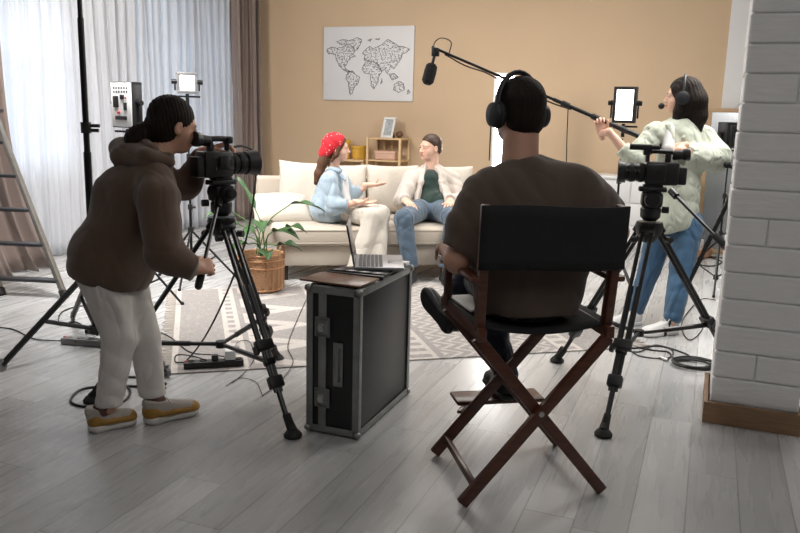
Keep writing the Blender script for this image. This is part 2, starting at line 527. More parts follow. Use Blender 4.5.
def face_parts(L, R, s, parent, hairm, brow=True):
    for sx in (-1, 1):
        e = Field(0.003*s); e.ell(L(0.031*sx, 0.088, 0.003), [0.0095*s, 0.005*s, 0.0055*s], R, 0.001)
        org('eye', [e], eye_mat, parent)
        if brow:
            b = Field(0.0025*s); b.cap(L(0.015*sx, 0.094, 0.020), L(0.045*sx, 0.078, 0.022), 0.0035*s, 0.0025*s, 0.001)
            org('eyebrow', [b], hairm, parent)
    l = Field(0.0025*s)
    l.ell(L(0, 0.0925, -0.056), [0.021*s, 0.009*s, 0.0055*s], R, 0.001); l.ell(L(0, 0.0900, -0.066), [0.018*s, 0.009*s, 0.0065*s], R, 0.003)
    org('lips', [l], lip_mat, parent)

def hand(fld, wrist, fdir, dorsal, right=True, s=1.0, curl=(0.35, 0.45, 0.3), thumb_curl=0.3, spread=0.06, curls=None, thumb_out=0.9):
    """five-fingered hand; curl = bend of the three joints, curls overrides per finger"""
    f = Vector(fdir).normalized(); n = Vector(dorsal); n = (n-f*n.dot(f)).normalized()
    t = n.cross(f) if right else f.cross(n)
    w_ = Vector(wrist)
    L = lambda x, y, z: w_ + (t*x + f*y + n*z)*s
    for i, x in enumerate((0.028, 0.010, -0.009, -0.027)):
        fld.cap(L(x*0.55, 0.005, 0), L(x, 0.082-0.004*abs(i-1), 0), 0.016*s, 0.0125*s, 0.012*s)
    fld.cap(L(0, -0.03, 0), L(0, 0.02, 0), 0.024*s, 0.022*s, 0.015*s)
    lens = (0.070, 0.078, 0.072, 0.056)
    for i, x in enumerate((0.030, 0.010, -0.010, -0.029)):
        c = curls[i] if curls else curl
        p = Vector((x, 0.085-0.004*abs(i-1), 0.0))
        a = 0.0; sp = (1.5-i)*spread
        r = 0.0092 if i < 3 else 0.0080
        for j, fr in enumerate((0.46, 0.31, 0.23)):
            a += c[j]
            d = Vector((math.sin(sp), math.cos(a)*math.cos(sp), -math.sin(a)))
            q = p + d*lens[i]*fr
            fld.cap(L(*p), L(*q), r*s, (r-0.0010)*s, 0.003*s)
            p = q; r -= 0.0009
    p = Vector((0.020, 0.022, -0.004)); a = 0.0
    fld.cap(L(0.008, 0.01, 0), L(0.024, 0.035, -0.008), 0.017*s, 0.015*s, 0.012*s)
    d0 = Vector((math.sin(thumb_out), math.cos(thumb_out), -0.35)).normalized()
    dirs = [d0, (d0 + Vector((-0.35, 0.35, -0.2-thumb_curl))).normalized(), (d0 + Vector((-0.6, 0.5, -0.3-2*thumb_curl))).normalized()]
    r = 0.0125
    for d, l_ in zip(dirs, (0.042, 0.032, 0.027)):
        q = p + d*l_
        fld.cap(L(*p), L(*q), r*s, (r-0.0015)*s, 0.005*s)
        p = q; r -= 0.0015
# ============================================================ THE SETTING
def floor_material():
    q = NT('floor_planks')
    tc = q.n('ShaderNodeTexCoord'); sp = q.n('ShaderNodeSeparateXYZ'); q.l(tc.outputs['Object'], sp.inputs[0])
    fx = q.math('DIVIDE', q.math('SUBTRACT', sp.outputs[0], 0.035), 0.1765)
    row = q.math('FLOOR', fx)
    wn = q.n('ShaderNodeTexWhiteNoise', noise_dimensions='1D'); q.l(row, wn.inputs['W'])
    fy = q.math('ADD', q.math('DIVIDE', sp.outputs[1], 1.28), wn.outputs['Value'])
    col = q.math('FLOOR', fy)
    cb = q.n('ShaderNodeCombineXYZ'); q.l(row, cb.inputs[0]); q.l(col, cb.inputs[1])
    wn2 = q.n('ShaderNodeTexWhiteNoise', noise_dimensions='3D'); q.l(cb.outputs[0], wn2.inputs['Vector'])
    mp = q.n('ShaderNodeMapping'); mp.inputs['Scale'].default_value = (14, 1.0, 1); q.l(tc.outputs['Object'], mp.inputs[0])
    ad = q.n('ShaderNodeVectorMath', operation='ADD'); q.l(mp.outputs[0], ad.inputs[0])
    sc = q.n('ShaderNodeVectorMath', operation='SCALE'); q.l(wn2.outputs['Color'], sc.inputs[0]); sc.inputs['Scale'].default_value = 30
    q.l(sc.outputs[0], ad.inputs[1])
    nz = q.n('ShaderNodeTexNoise'); nz.inputs['Scale'].default_value = 1.6; nz.inputs['Detail'].default_value = 6; nz.inputs['Distortion'].default_value = 0.2
    q.l(ad.outputs[0], nz.inputs['Vector'])
    nz2 = q.n('ShaderNodeTexNoise'); nz2.inputs['Scale'].default_value = 9; nz2.inputs['Detail'].default_value = 4; q.l(ad.outputs[0], nz2.inputs['Vector'])
    c1 = q.mix(q.math('MULTIPLY', nz.outputs[0], 1.0), (0.41, 0.41, 0.41), (0.51, 0.51, 0.505))
    c2 = q.mix(q.math('MULTIPLY', nz2.outputs[0], 0.22), c1, (0.32, 0.32, 0.32))
    tone = q.n('ShaderNodeMapRange'); tone.inputs[3].default_value = 0.84; tone.inputs[4].default_value = 1.12; q.l(wn2.outputs['Value'], tone.inputs[0])
    vm = q.n('ShaderNodeVectorMath', operation='SCALE'); q.l(c2, vm.inputs[0]); q.l(tone.outputs[0], vm.inputs['Scale'])
    ex = q.math('ABSOLUTE', q.math('SUBTRACT', q.math('FRACT', fx), 0.5)); ey = q.math('ABSOLUTE', q.math('SUBTRACT', q.math('FRACT', fy), 0.5))
    seam = q.math('MAXIMUM', q.math('GREATER_THAN', ex, 0.487), q.math('GREATER_THAN', ey, 0.4982))
    cc = q.mix(q.math('MULTIPLY', seam, 0.55), vm.outputs[0], (0.09, 0.085, 0.08))
    q.l(cc, q.b.inputs['Base Color'])
    rr = q.n('ShaderNodeMapRange'); rr.inputs[3].default_value = 0.20; rr.inputs[4].default_value = 0.36; q.l(nz.outputs[0], rr.inputs[0])
    q.l(rr.outputs[0], q.b.inputs['Roughness'])
    bp = q.n('ShaderNodeBump'); bp.inputs['Strength'].default_value = 0.25; bp.inputs['Distance'].default_value = 0.004
    hgt = q.math('SUBTRACT', q.math('MULTIPLY', nz2.outputs[0], 0.25), seam)
    q.l(hgt, bp.inputs['Height']); q.l(bp.outputs[0], q.b.inputs['Normal'])
    return q.m

def struct(name, mb, m, **kw):
    o = mb.build(name, m, None, smooth=False, kind='structure', **kw)
    return o

XL, YB, XR, YF, ZC = -5.62, 8.98, 3.6, -2.6, 3.05
m = MB(); m.box(((XL+XR)/2-0.1, (YB+YF)/2, -0.05), (XR-XL+0.6, YB-YF+0.5, 0.1))
fl = struct('floor', m, floor_material(), origin=(0, 0, 0))
beige = mat('beige_wall_paint', (0.565, 0.42, 0.28), 0.75, bump=0.06, bscale=90, var=0.03, vscale=1.5)
white_wall = mat('white_wall_paint', (0.70, 0.70, 0.71), 0.7, bump=0.05, bscale=90)
m = MB(); m.box(((XL+0.05)/2, YB+0.1, ZC/2), (0.05-XL, 0.2, ZC)); struct('wall_back', m, beige)

def brick_material():
    q = NT('white_painted_brick')
    tc = q.n('ShaderNodeTexCoord')
    nz = q.n('ShaderNodeTexNoise'); nz.inputs['Scale'].default_value = 14; nz.inputs['Detail'].default_value = 5; q.l(tc.outputs['Object'], nz.inputs['Vector'])
    q.l(q.mix(nz.outputs[0], (0.80, 0.80, 0.80), (0.87, 0.87, 0.87)), q.b.inputs['Base Color'])
    q.b.inputs['Roughness'].default_value = 0.55
    mp = q.n('ShaderNodeMapping'); mp.inputs['Scale'].default_value = (1, 1, 5); q.l(tc.outputs['Object'], mp.inputs[0])
    n2 = q.n('ShaderNodeTexNoise'); n2.inputs['Scale'].default_value = 11; n2.inputs['Detail'].default_value = 6; q.l(mp.outputs[0], n2.inputs['Vector'])
    bp = q.n('ShaderNodeBump'); bp.inputs['Strength'].default_value = 0.22; bp.inputs['Distance'].default_value = 0.02; q.l(n2.outputs[0], bp.inputs['Height']); q.l(bp.outputs[0], q.b.inputs['Normal'])
    return q.m
brick = brick_material()
def brick_face(m, T, width, z0, z1, pitch, blen, rnd, depth=0.03):
    """courses of rounded bricks on the local xz plane, facing -y"""
    k = 0; z = z0
    while z < z1:
        off = -blen*(0.5 if k % 2 else 0.0) - rnd.random()*0.04
        x = off
        while x < width:
            a, b = max(x, 0), min(x+blen, width)
            if b-a > 0.02:
                m.add(*_bx(a+0.002, b-0.002, -depth-rnd.random()*0.004, 0.02, z+0.004, min(z+pitch, z1)-0.004), T)
            x += blen
        z += pitch; k += 1
def _bx(x0, x1, y0, y1, z0, z1):
    t = MB(); t.box(((x0+x1)/2, (y0+y1)/2, (z0+z1)/2), (x1-x0, y1-y0, z1-z0), bev=0.009)
    return t.v, t.f
rnd = random.Random(3)
# white painted brick part of the back wall, right of the beige part
m = MB(); m.box(((0.05+XR)/2, YB+0.06, ZC/2), (XR-0.05, 0.2, ZC), bev=0.004)
struct('wall_right', m, mat('white_brick_paint', (0.72, 0.72, 0.73), 0.6, bump=0.2, bscale=20))
m = MB(); m.box((XR+0.1, (YB+YF)/2, ZC/2), (0.2, YB-YF, ZC)); struct('wall_side', m, white_wall)
m = MB(); m.box(((XL+XR)/2, YF-0.1, ZC/2), (XR-XL+0.4, 0.2, ZC)); struct('wall_front', m, mat('dim_grey_wall', (0.32, 0.31, 0.30), 0.8, bump=0.05))
m = MB(); m.box(((XL+XR)/2-0.1, (YB+YF)/2, ZC+0.06), (XR-XL+0.6, YB-YF+0.5, 0.12)); struct('ceiling', m, white_wall)

# left wall with two window openings
WIN = [(3.35, 5.62, 0.86, 2.62), (6.62, 8.22, 0.86, 2.62)]
m = MB()
ys = [YF, WIN[0][0], WIN[0][1], WIN[1][0], WIN[1][1], YB+0.2]
for a, b in ((0, 1), (2, 3), (4, 5)): m.box((XL-0.12, (ys[a]+ys[b])/2, ZC/2), (0.24, ys[b]-ys[a], ZC))
for (a, b, z0, z1) in WIN:
    m.box((XL-0.12, (a+b)/2, z0/2), (0.24, b-a, z0)); m.box((XL-0.12, (a+b)/2, (z1+ZC)/2), (0.24, b-a, ZC-z1))
struct('wall_left', m, white_wall)
q = NT('window_glass'); q.t.nodes.remove(q.b)
out = q.t.nodes['Material Output']
tr = q.n('ShaderNodeBsdfTransparent'); gl = q.n('ShaderNodeBsdfGlossy'); gl.inputs['Roughness'].default_value = 0.02
mx = q.n('ShaderNodeMixShader'); mx.inputs[0].default_value = 0.07; q.l(tr.outputs[0], mx.inputs[1]); q.l(gl.outputs[0], mx.inputs[2]); q.l(mx.outputs[0], out.inputs[0])
tr.inputs[0].default_value = (0.93, 0.96, 0.97, 1)
glass_mat = q.m
frame_white = mat('window_frame_white', (0.75, 0.76, 0.77), 0.4)
for i, (a, b, z0, z1) in enumerate(WIN):
    wn_ = bpy.data.objects.new('window_%d' % (i+1), None); COL.objects.link(wn_); wn_.location = (XL-0.14, (a+b)/2, z0); wn_['kind'] = 'structure'
    m = MB(); t = 0.07; X = XL-0.14
    m.box((X, (a+b)/2, z0+t/2), (0.06, b-a, t)); m.box((X, (a+b)/2, z1-t/2), (0.06, b-a, t))
    for yy in (a+t/2, b-t/2, (a+b)/2): m.box((X, yy, (z0+z1)/2), (0.055, t, z1-z0-0.01))
    m.box((X, (a+b)/2, z0+(z1-z0)*0.72), (0.05, b-a-0.02, 0.05))
    m.build('window_frame', frame_white, wn_, smooth=False)
    m = MB(); m.box((X-0.005, (a+b)/2, (z0+z1)/2), (0.006, b-a-0.02, z1-z0-0.02)); m.build('pane', glass_mat, wn_, smooth=False)
    m = MB(); m.box((XL-0.02, (a+b)/2, z0-0.02), (0.26, b-a+0.08, 0.035), bev=0.006); m.build('window_sill', frame_white, wn_)

# baseboards
m = MB(); m.box(((XL+0.05)/2, YB-0.01, 0.045), (0.05-XL, 0.02, 0.09), bev=0.004); struct('baseboard_back', m, white_plastic)
# pillar: rounded painted bricks round a core, standing in a wooden plinth box
PX0, PX1, PY0, PY1 = 0.125, 0.445, 3.72, 4.05
m = MB(); m.box(((PX0+PX1)/2, (PY0+PY1)/2, ZC/2), (PX1-PX0+0.022, PY1-PY0+0.022, ZC))
W_, D_ = PX1-PX0, PY1-PY0
pitch = 0.1225; z = 0.089-0.1225; k = 0
while z < ZC:
    zt = min(z+pitch, ZC)-0.002
    cut = PX0 + W_*(0.30+0.45*rnd.random()) if k % 5 == 2 else None
    j = rnd.random()*0.006
    spans = [(PX0-0.022-j, PX1+0.022)] if cut is None else [(PX0-0.022-j, cut-0.0005), (cut+0.0005, PX1+0.022)]
    for (a, b) in spans:
        m.box(((a+b)/2, (PY0+PY1)/2-0.0, (max(z, 0)+0.002+zt)/2), (b-a, D_+0.044+j, zt-max(z, 0)-0.002), bev=0.009)
    z += pitch; k += 1
struct('pillar', m, brick)
m = MB(); t = 0.018
x0, x1, y0, y1 = PX0-0.05, PX1+0.035, PY0-0.055, PY1+0.055
m.box(((x0+x1)/2, y0, 0.05), (x1-x0, t, 0.10), bev=0.002); m.box(((x0+x1)/2, y1, 0.05), (x1-x0, t, 0.10), bev=0.002)
m.box((x0+t/2, (y0+y1)/2, 0.0495), (t, y1-y0-t, 0.099), bev=0.002); m.box((x1-t/2, (y0+y1)/2, 0.0495), (t, y1-y0-t, 0.099), bev=0.002)
struct('trim_1', m, mat('plinth_wood', (0.26, 0.155, 0.085), 0.5, var=0.25, vscale=9, stretch=(1, 1, 8)))

# ============================================================ CURTAINS, RADIATOR, LADDER
def sheer_material():
    q = NT('sheer_voile'); q.t.nodes.remove(q.b)
    out = q.t.nodes['Material Output']
    tr = q.n('ShaderNodeBsdfTransparent'); df = q.n('ShaderNodeBsdfDiffuse'); tl = q.n('ShaderNodeBsdfTranslucent')
    df.inputs[0].default_value = (0.80, 0.81, 0.84, 1); tl.inputs[0].default_value = (0.80, 0.83, 0.88, 1)
    m1 = q.n('ShaderNodeMixShader'); m1.inputs[0].default_value = 0.5; q.l(df.outputs[0], m1.inputs[1]); q.l(tl.outputs[0], m1.inputs[2])
    m2 = q.n('ShaderNodeMixShader'); q.l(tr.outputs[0], m2.inputs[1]); q.l(m1.outputs[0], m2.inputs[2])
    tc = q.n('ShaderNodeTexCoord'); sp = q.n('ShaderNodeMapping'); sp.inputs['Scale'].default_value = (1, 9, 0.15); q.l(tc.outputs['Object'], sp.inputs[0])
    nz = q.n('ShaderNodeTexNoise'); nz.inputs['Scale'].default_value = 2.2; nz.inputs['Detail'].default_value = 4; q.l(sp.outputs[0], nz.inputs['Vector'])
    r = q.n('ShaderNodeMapRange'); r.inputs[1].default_value = 0.3; r.inputs[2].default_value = 0.7; r.inputs[3].default_value = 0.52; r.inputs[4].default_value = 0.88
    q.l(nz.outputs[0], r.inputs[0]); q.l(r.outputs[0], m2.inputs[0]); q.l(m2.outputs[0], out.inputs[0])
    return q.m
def curtain(name, label, cat, y0, y1, x, amp, waves, m_, z0=0.015, z1=2.98, group=None, seed=0, flare=0.0, th=0.002):
    rg = random.Random(seed); ph = [rg.random()*6.28 for _ in range(4)]
    def fn(u, v):
        y = y0+(y1-y0)*u; a = amp*(1.0-0.35*v)*(1+0.4*math.sin(7*u+ph[0]))
        ww = 2*math.pi*waves*u
        xx = x + a*math.sin(ww+1.3*math.sin(2.3*2*math.pi*u+ph[1])+0.5*math.sin(2.4*v+ph[2])) + a*0.35*math.sin(2.7*ww+ph[3]+1.5*v)
        y += 0.4*a*math.sin(ww*1.0+1.1)+0.02*math.sin(5*v+9*u)
        fl_ = flare*(1-v)**6
        return (xx+fl_*0.6, y+fl_*(u-0.3), z0+(z1-z0)*v)
    mb = MB(); mb.grid(fn, int(waves*14), 22)
    mb.build(name, m_, None, label=label, cat=cat, group=group, solid=th, auto=None)
sheer = sheer_material()
curtain('sheer_curtain', 'white sheer curtain hanging in folds before the near window, behind the stepladder', 'curtain', 4.25, 6.55, -5.44, 0.035, 17, sheer, group='sheer curtains', seed=1)
curtain('sheer_curtain', 'white sheer curtain in folds before the far window, beside the taupe drape', 'curtain', 6.6, 8.2, -5.44, 0.04, 13, sheer, group='sheer curtains', seed=5)
taupe = mat('taupe_drape', (0.215, 0.165, 0.145), 0.8, bump=0.15, bscale=160, sheen=0.3)
curtain('drape', 'heavy taupe drape hanging full height near the room corner', 'curtain', 8.16, 8.66, -5.38, 0.055, 5.5, taupe, group='taupe drapes', seed=3, th=0.006)
curtain('drape', 'pinkish taupe drape spreading on the floor behind the stepladder, at the left edge', 'curtain', 3.75, 4.72, -5.30, 0.06, 6.5, taupe, group='taupe drapes', seed=8, flare=0.30, th=0.006)
m = MB(); m.cyl((-5.41, 3.3, 3.0), (-5.41, 8.85, 3.0), 0.014); m.build('curtain_rail', white_plastic, label='long white curtain rail along the top of the left wall', cat='curtain rail')

q = NT('perforated_screen')
tc = q.n('ShaderNodeTexCoord'); sp = q.n('ShaderNodeSeparateXYZ'); q.l(tc.outputs['Object'], sp.inputs[0])
k_ = 2*math.pi/0.042
sa = q.math('SINE', q.math('MULTIPLY', q.math('ADD', sp.outputs[1], sp.outputs[2]), k_)); sb = q.math('SINE', q.math('MULTIPLY', q.math('SUBTRACT', sp.outputs[1], sp.outputs[2]), k_))
hole = q.math('GREATER_THAN', q.math('MULTIPLY', sa, sb), 0.25)
q.l(q.mix(hole, (0.72, 0.72, 0.73), (0.22, 0.22, 0.23)), q.b.inputs['Base Color'])
rc = thing('radiator_cover', 'white perforated radiator cover below the near window, seen through the sheer curtain', 'radiator cover', (-5.57, 4.9, 0))
m = MB(); m.box((-5.555, 4.7, 0.38), (0.012, 2.1, 0.56)); m.build('grille', q.m, rc, smooth=False)
m = MB()
m.box((-5.555, 4.7, 0.69), (0.06, 2.2, 0.05), bev=0.006); m.box((-5.555, 4.7, 0.06), (0.03, 2.2, 0.10), bev=0.006)
for yy in (3.62, 5.78): m.box((-5.555, yy, 0.36), (0.03, 0.05, 0.66), bev=0.005)
m.build('frame', frame_white, rc)

# aluminium stepladder, partly outside the left edge
lad = thing('stepladder', 'aluminium stepladder standing open at the left edge of the room', 'stepladder', tuple(G(30, 297)))
alu_l = mat('ladder_aluminium', (0.27, 0.26, 0.24), 0.38, 0.7, var=0.15, vscale=30)
dark_tread = mat('ladder_tread', (0.05, 0.05, 0.055), 0.45, 0.4)
RF, LF = G(65, 297, 0.01), G(2, 294, 0.01)
lean = (P(-6, 112, 5.75) - RF)
for a in (RF, LF):
    m = MB(); b = a + lean
    m.bar(a, b, 0.062, 0.028, up=(RF-LF), bev=0.004); m.build('rail', alu_l, lad)
    m = MB(); m.bar(a + Vector((0, 0, -0.008)), a+lean*0.035, 0.070, 0.036, up=(RF-LF), bev=0.006); m.build('rubber_foot', black_rubber, lad)
for t in (0.085, 0.275, 0.46, 0.645, 0.83):
    m = MB(); m.bar(LF+lean*t, RF+lean*t, 0.085, 0.022, up=(0, 0, 1), bev=0.004); m.build('step', dark_tread, lad)
top = lean*1.0
m = MB(); m.bar(LF+top+Vector((0, 0, 0.01)), RF+top+Vector((0, 0, 0.01)), 0.26, 0.03, up=(0, 0, 1), bev=0.008); m.build('top_platform', dark_tread, lad)
hl = Vector((lean.x, lean.y, 0))
for a in (RF, LF):
    e = a + hl*1.75; e.z = 0.01
    m = MB(); m.bar(a+lean*0.97, e, 0.035, 0.022, up=(RF-LF), bev=0.004); m.build('rear_leg', alu_l, lad)

# ============================================================ RUG
RO = Vector((-2.489, 3.140, 0)); ra_ = math.radians(36.4)
RU = Vector((math.cos(ra_), math.sin(ra_), 0)); RV = Vector((-math.sin(ra_), math.cos(ra_), 0))
def rug_material():
    q = NT('woven_rug')
    tc = q.n('ShaderNodeTexCoord'); sp = q.n('ShaderNodeSeparateXYZ'); q.l(tc.outputs['Object'], sp.inputs[0])
    # object space is world aligned: rotate into the rug's own axes
    c, s = math.cos(ra_), math.sin(ra_)
    x = q.math('ADD', q.math('MULTIPLY', sp.outputs[0], c), q.math('MULTIPLY', sp.outputs[1], s))
    y = q.math('SUBTRACT', q.math('MULTIPLY', sp.outputs[1], c), q.math('MULTIPLY', sp.outputs[0], s))
    def band(a, b):
        return q.math('MULTIPLY', q.math('GREATER_THAN', x, a), q.math('LESS_THAN', x, b))
    def tri(v, p):   # triangle wave 0..1
        return q.math('ABSOLUTE', q.math('SUBTRACT', q.math('MULTIPLY', q.math('FRACT', q.math('DIVIDE', v, p)), 2.0), 1.0))
    nz = q.n('ShaderNodeTexNoise'); nz.inputs['Scale'].default_value = 55; nz.inputs['Detail'].default_value = 3; q.l(tc.outputs['Object'], nz.inputs['Vector'])
    rg = q.n('ShaderNodeMapRange'); rg.inputs[1].default_value = 0.35; rg.inputs[2].default_value = 0.65; rg.inputs[3].default_value = -0.3; rg.inputs[4].default_value = 0.3; q.l(nz.outputs[0], rg.inputs[0])
    grey, light, dark = (0.30, 0.28, 0.27), (0.54, 0.50, 0.465), (0.20, 0.185, 0.175)
    f = 0.0
    def add(acc, t): return t if acc is None else q.math('MAXIMUM', acc, t)
    acc = None
    acc = add(acc, band(-0.02, 0.035))
    def ladder(acc, a, b, p=0.115):
        rung = q.math('GREATER_THAN', tri(y, p), 0.52)
        edge = q.math('MAXIMUM', band(a, a+0.03), band(b-0.03, b))
        return add(acc, q.math('MAXIMUM', edge, q.math('MULTIPLY', band(a, b), rung)))
    for (a, b) in ((0.30, 0.405), (0.93, 1.03), (1.27, 1.46), (2.22, 2.36)): acc = ladder(acc, a, b)
    # big light triangles
    def tris(acc, a, b, p):
        h_ = q.math('DIVIDE', q.math('SUBTRACT', x, a), b-a)
        inside = q.math('LESS_THAN', h_, q.math('MULTIPLY', tri(y, p), 0.98))
        ins2 = q.math('LESS_THAN', h_, q.math('SUBTRACT', q.math('MULTIPLY', tri(y, p), 1.3), 0.75))
        ring = q.math('MULTIPLY', inside, q.math('SUBTRACT', 1.0, ins2))
        return add(acc, q.math('MULTIPLY', band(a, b), ring))
    acc = tris(acc, 0.44, 0.90, 0.42)
    # fine chevrons right of the ladder band
    zz = q.math('FRACT', q.math('ADD', q.math('MULTIPLY', x, 11.0), q.math('MULTIPLY', tri(y, 0.16), 1.1)))
    acc = add(acc, q.math('MULTIPLY', band(1.50, 2.20), q.math('MULTIPLY', q.math('GREATER_THAN', zz, 0.62), 0.75)))
    acc = tris(acc, 1.05, 1.26, 0.26)
    fac = q.math('MINIMUM', q.math('MAXIMUM', q.math('ADD', acc, rg.outputs[0]), 0.0), 1.0)
    q.l(q.mix(fac, grey, light), q.b.inputs['Base Color'])
    q.b.inputs['Roughness'].default_value = 0.95
    bp = q.n('ShaderNodeBump'); bp.inputs['Strength'].default_value = 0.5; bp.inputs['Distance'].default_value = 0.004
    wv = q.math('MULTIPLY', q.math('SINE', q.math('MULTIPLY', y, 620.0)), 0.5)
    q.l(q.math('ADD', nz.outputs[0], wv), bp.inputs['Height']); q.l(bp.outputs[0], q.b.inputs['Normal'])
    return q.m
RUGL, RUGW = 2.75, 1.95
T = frame(RO, RU)
rug = thing('rug', 'large grey woven rug with cream zigzag and ladder bands under the set', 'rug', tuple(RO))
m = MB(T); m.box((RUGL/2, RUGW/2, 0.004), (RUGL, RUGW, 0.008), bev=0.002)
m.build('pile', rug_material(), rug, smooth=False)
fringe_m = mat('rug_fringe', (0.55, 0.50, 0.45), 0.9)
for side, x0, d in ((0, 0.0, -1), (1, RUGL, 1)):
    m = MB(T)
    for i in range(74):
        y = 0.01+i*(RUGW-0.02)/73
        dy = rnd.uniform(-0.018, 0.018); L_ = rnd.uniform(0.05, 0.075)
        m.tube([(x0, y, 0.006), (x0+d*L_*0.5, y+dy*0.4, 0.005), (x0+d*L_, y+dy, 0.004)], [0.0035, 0.0035, 0.005], seg=5)
    m.build('fringe', fringe_m, rug)
# ============================================================ SOFA, CUSHIONS
SO = Vector((-3.17, 5.37, 0)); sa_ = math.radians(31)
SU = Vector((math.cos(sa_), math.sin(sa_), 0)); SV = Vector((-math.sin(sa_), math.cos(sa_), 0))
ST = frame(SO, SU)
def S(u, v, z): return ST @ Vector((u, v, z))
cream = mat('cream_upholstery', (0.50, 0.44, 0.37), 0.85, bump=0.35, bscale=120, var=0.05, vscale=3, sheen=0.2)
cream_c = mat('cream_cushion', (0.57, 0.525, 0.46), 0.85, bump=0.35, bscale=55, var=0.05, vscale=5, sheen=0.2)
SL = 2.05
sofa = thing('sofa', 'long cream sofa with thick seat mattress and low back on the rug', 'sofa', tuple(SO))
m = MB(ST); m.box((SL/2, 0.53, 0.205), (SL, 1.04, 0.165), bev=0.015); m.build('base', cream, sofa)
m = MB(ST); m.box((SL/2-0.03, 0.50, 0.365), (SL+0.04, 1.06, 0.155), bev=0.045)
seat = m.build('seat', cream, sofa)
m = MB(ST); m.box((SL/2-0.08, 1.12, 0.44), (SL+0.20, 0.17, 0.64), bev=0.03); m.build('backrest', cream, sofa)
m = MB(ST)
for z_ in (0.315, 0.42): m.tube([S_(0) for S_ in ()] or [(-0.04, -0.028, z_), (SL, -0.028, z_)], 0.005, seg=6)
m.build('piping', cream, seat)
for (u, v) in ((0.07, 0.06), (SL-0.07, 0.06), (0.07, 0.95), (SL-0.07, 0.95)):
    m = MB(ST); m.box((u, v, 0.063), (0.045, 0.045, 0.126), bev=0.004); m.build('leg', black_plastic, sofa)

def cushion_mesh(w_, h_, t_, pinch=0.06):
    """plump square cushion in its own frame: width along x, height along z, thickness along y"""
    vs_, fs_ = [], []
    n = 18
    for side in (-1, 1):
        for j in range(n+1):
            for i in range(n+1):
                a, b = 2*i/n-1, 2*j/n-1
                e = (1-abs(a)**2.6)*(1-abs(b)**2.6)
                px_ = a*(1-pinch*(1-b*b)*abs(a)**3); pz_ = b*(1-pinch*(1-a*a)*abs(b)**3)
                th = t_/2*max(e, 0)**0.42
                wr = 0.006*math.sin(9*a*b+5*a)*e
                vs_.append((px_*w_/2, side*(th+0.004)+wr, pz_*h_/2))
    o = (n+1)**2
    for s_, flip in ((0, False), (o, True)):
        for j in range(n):
            for i in range(n):
                f = [s_+j*(n+1)+i, s_+j*(n+1)+i+1, s_+(j+1)*(n+1)+i+1, s_+(j+1)*(n+1)+i]
                fs_.append(f[::-1] if flip else f)
    ring = [i for i in range(n+1)] + [j*(n+1)+n for j in range(1, n+1)] + [n*(n+1)+i for i in range(n-1, -1, -1)] + [j*(n+1) for j in range(n-1, 0, -1)]
    for k in range(len(ring)):
        a, b = ring[k], ring[(k+1) % len(ring)]
        fs_.append([b, a, a+o, b+o])
    return vs_, fs_
def cushion(label, pos, rx, rz, w_, h_, t_, group='cream sofa cushions', tilt=0.0):
    T = ST @ Matrix.Translation(pos) @ Matrix.Rotation(rz, 4, 'Z') @ Matrix.Rotation(rx, 4, 'X') @ Matrix.Rotation(tilt, 4, 'Y')
    mb = MB(T); vs_, fs_ = cushion_mesh(w_, h_, t_); mb.add(vs_, fs_)
    mb.build('cushion', cream_c, label=label, cat='cushion', group=group, auto=None)
back = math.radians(-14)
cushion('cream back cushion with pointed corners, leftmost, behind the woman in the blue shirt', (0.25, 0.91, 0.675), back, 0.03, 0.46, 0.48, 0.17, tilt=math.radians(3))
cushion('cream back cushion right behind the shoulder of the woman in the blue shirt', (0.62, 0.91, 0.665), back, -0.03, 0.42, 0.46, 0.17)
cushion('cream back cushion between the woman’s raised hands and the man', (1.07, 0.91, 0.665), back, 0.02, 0.50, 0.46, 0.17)
cushion('cream back cushion mostly hidden behind the man in the blazer', (1.59, 0.91, 0.665), back, -0.02, 0.50, 0.46, 0.17)
cushion('small cream cushion lying flat on the left end of the sofa', (0.04, 0.50, 0.53), math.radians(-66), 0.15, 0.50, 0.42, 0.17, tilt=math.radians(0))

# ============================================================ POSTER
PXa, PXb, PZa, PZb = -4.605, -3.405, 1.508, 2.388
WL = [  # outlines of the land masses in 0..100 x 0..100 of the sheet, y down
 [(4,30),(10,27),(16,29),(22,27),(27,25),(31,29),(34,27),(36,33),(33,37),(36,40),(31,42),(28,47),(26,52),(24,54),(27,58),(31,60),(29,62),(25,60),(21,56),(18,52),(15,45),(14,38),(10,36),(6,37),(4,34)],
 [(15,20),(22,17),(28,19),(33,17),(38,15),(43,17),(42,23),(40,29),(36,33),(33,28),(30,24),(24,24),(19,24)],
 [(29,61),(33,60),(37,65),(42,68),(40,76),(36,82),(33,90),(31,92),(30,84),(29,76),(26,70),(27,65)],
 [(47,49),(52,46),(57,48),(61,50),(65,57),(66,60),(63,66),(62,74),(58,84),(55,80),(54,70),(53,64),(47,62),(44,57)],
 [(46,45),(47,38),(44,36),(48,31),(52,26),(56,30),(60,28),(66,24),(72,18),(78,22),(84,27),(90,27),(96,31),(93,35),(88,36),(87,42),(84,48),(82,52),(79,57),(76,53),(74,58),(72,64),(69,56),(67,60),(63,57),(60,50),(57,47),(54,48),(50,46)],
 [(74,64),(80,63),(84,68),(78,72)],[(80,78),(85,73),(90,76),(91,84),(85,88),(79,85)],[(95,84),(97,88),(94,91)],[(50,18),(54,17),(53,20)],[(58,17),(63,16),(62,18)],[(66,70),(67,75),(65,77)]]
ps = thing('poster', 'white canvas print of a line drawn world map on the beige wall', 'poster', ((PXa+PXb)/2, YB-0.014, PZa))
m = MB(); m.box(((PXa+PXb)/2, YB-0.014, (PZa+PZb)/2), (PXb-PXa, 0.026, PZb-PZa), bev=0.003); m.build('canvas', mat('poster_white', (0.68, 0.68, 0.70), 0.6), ps)
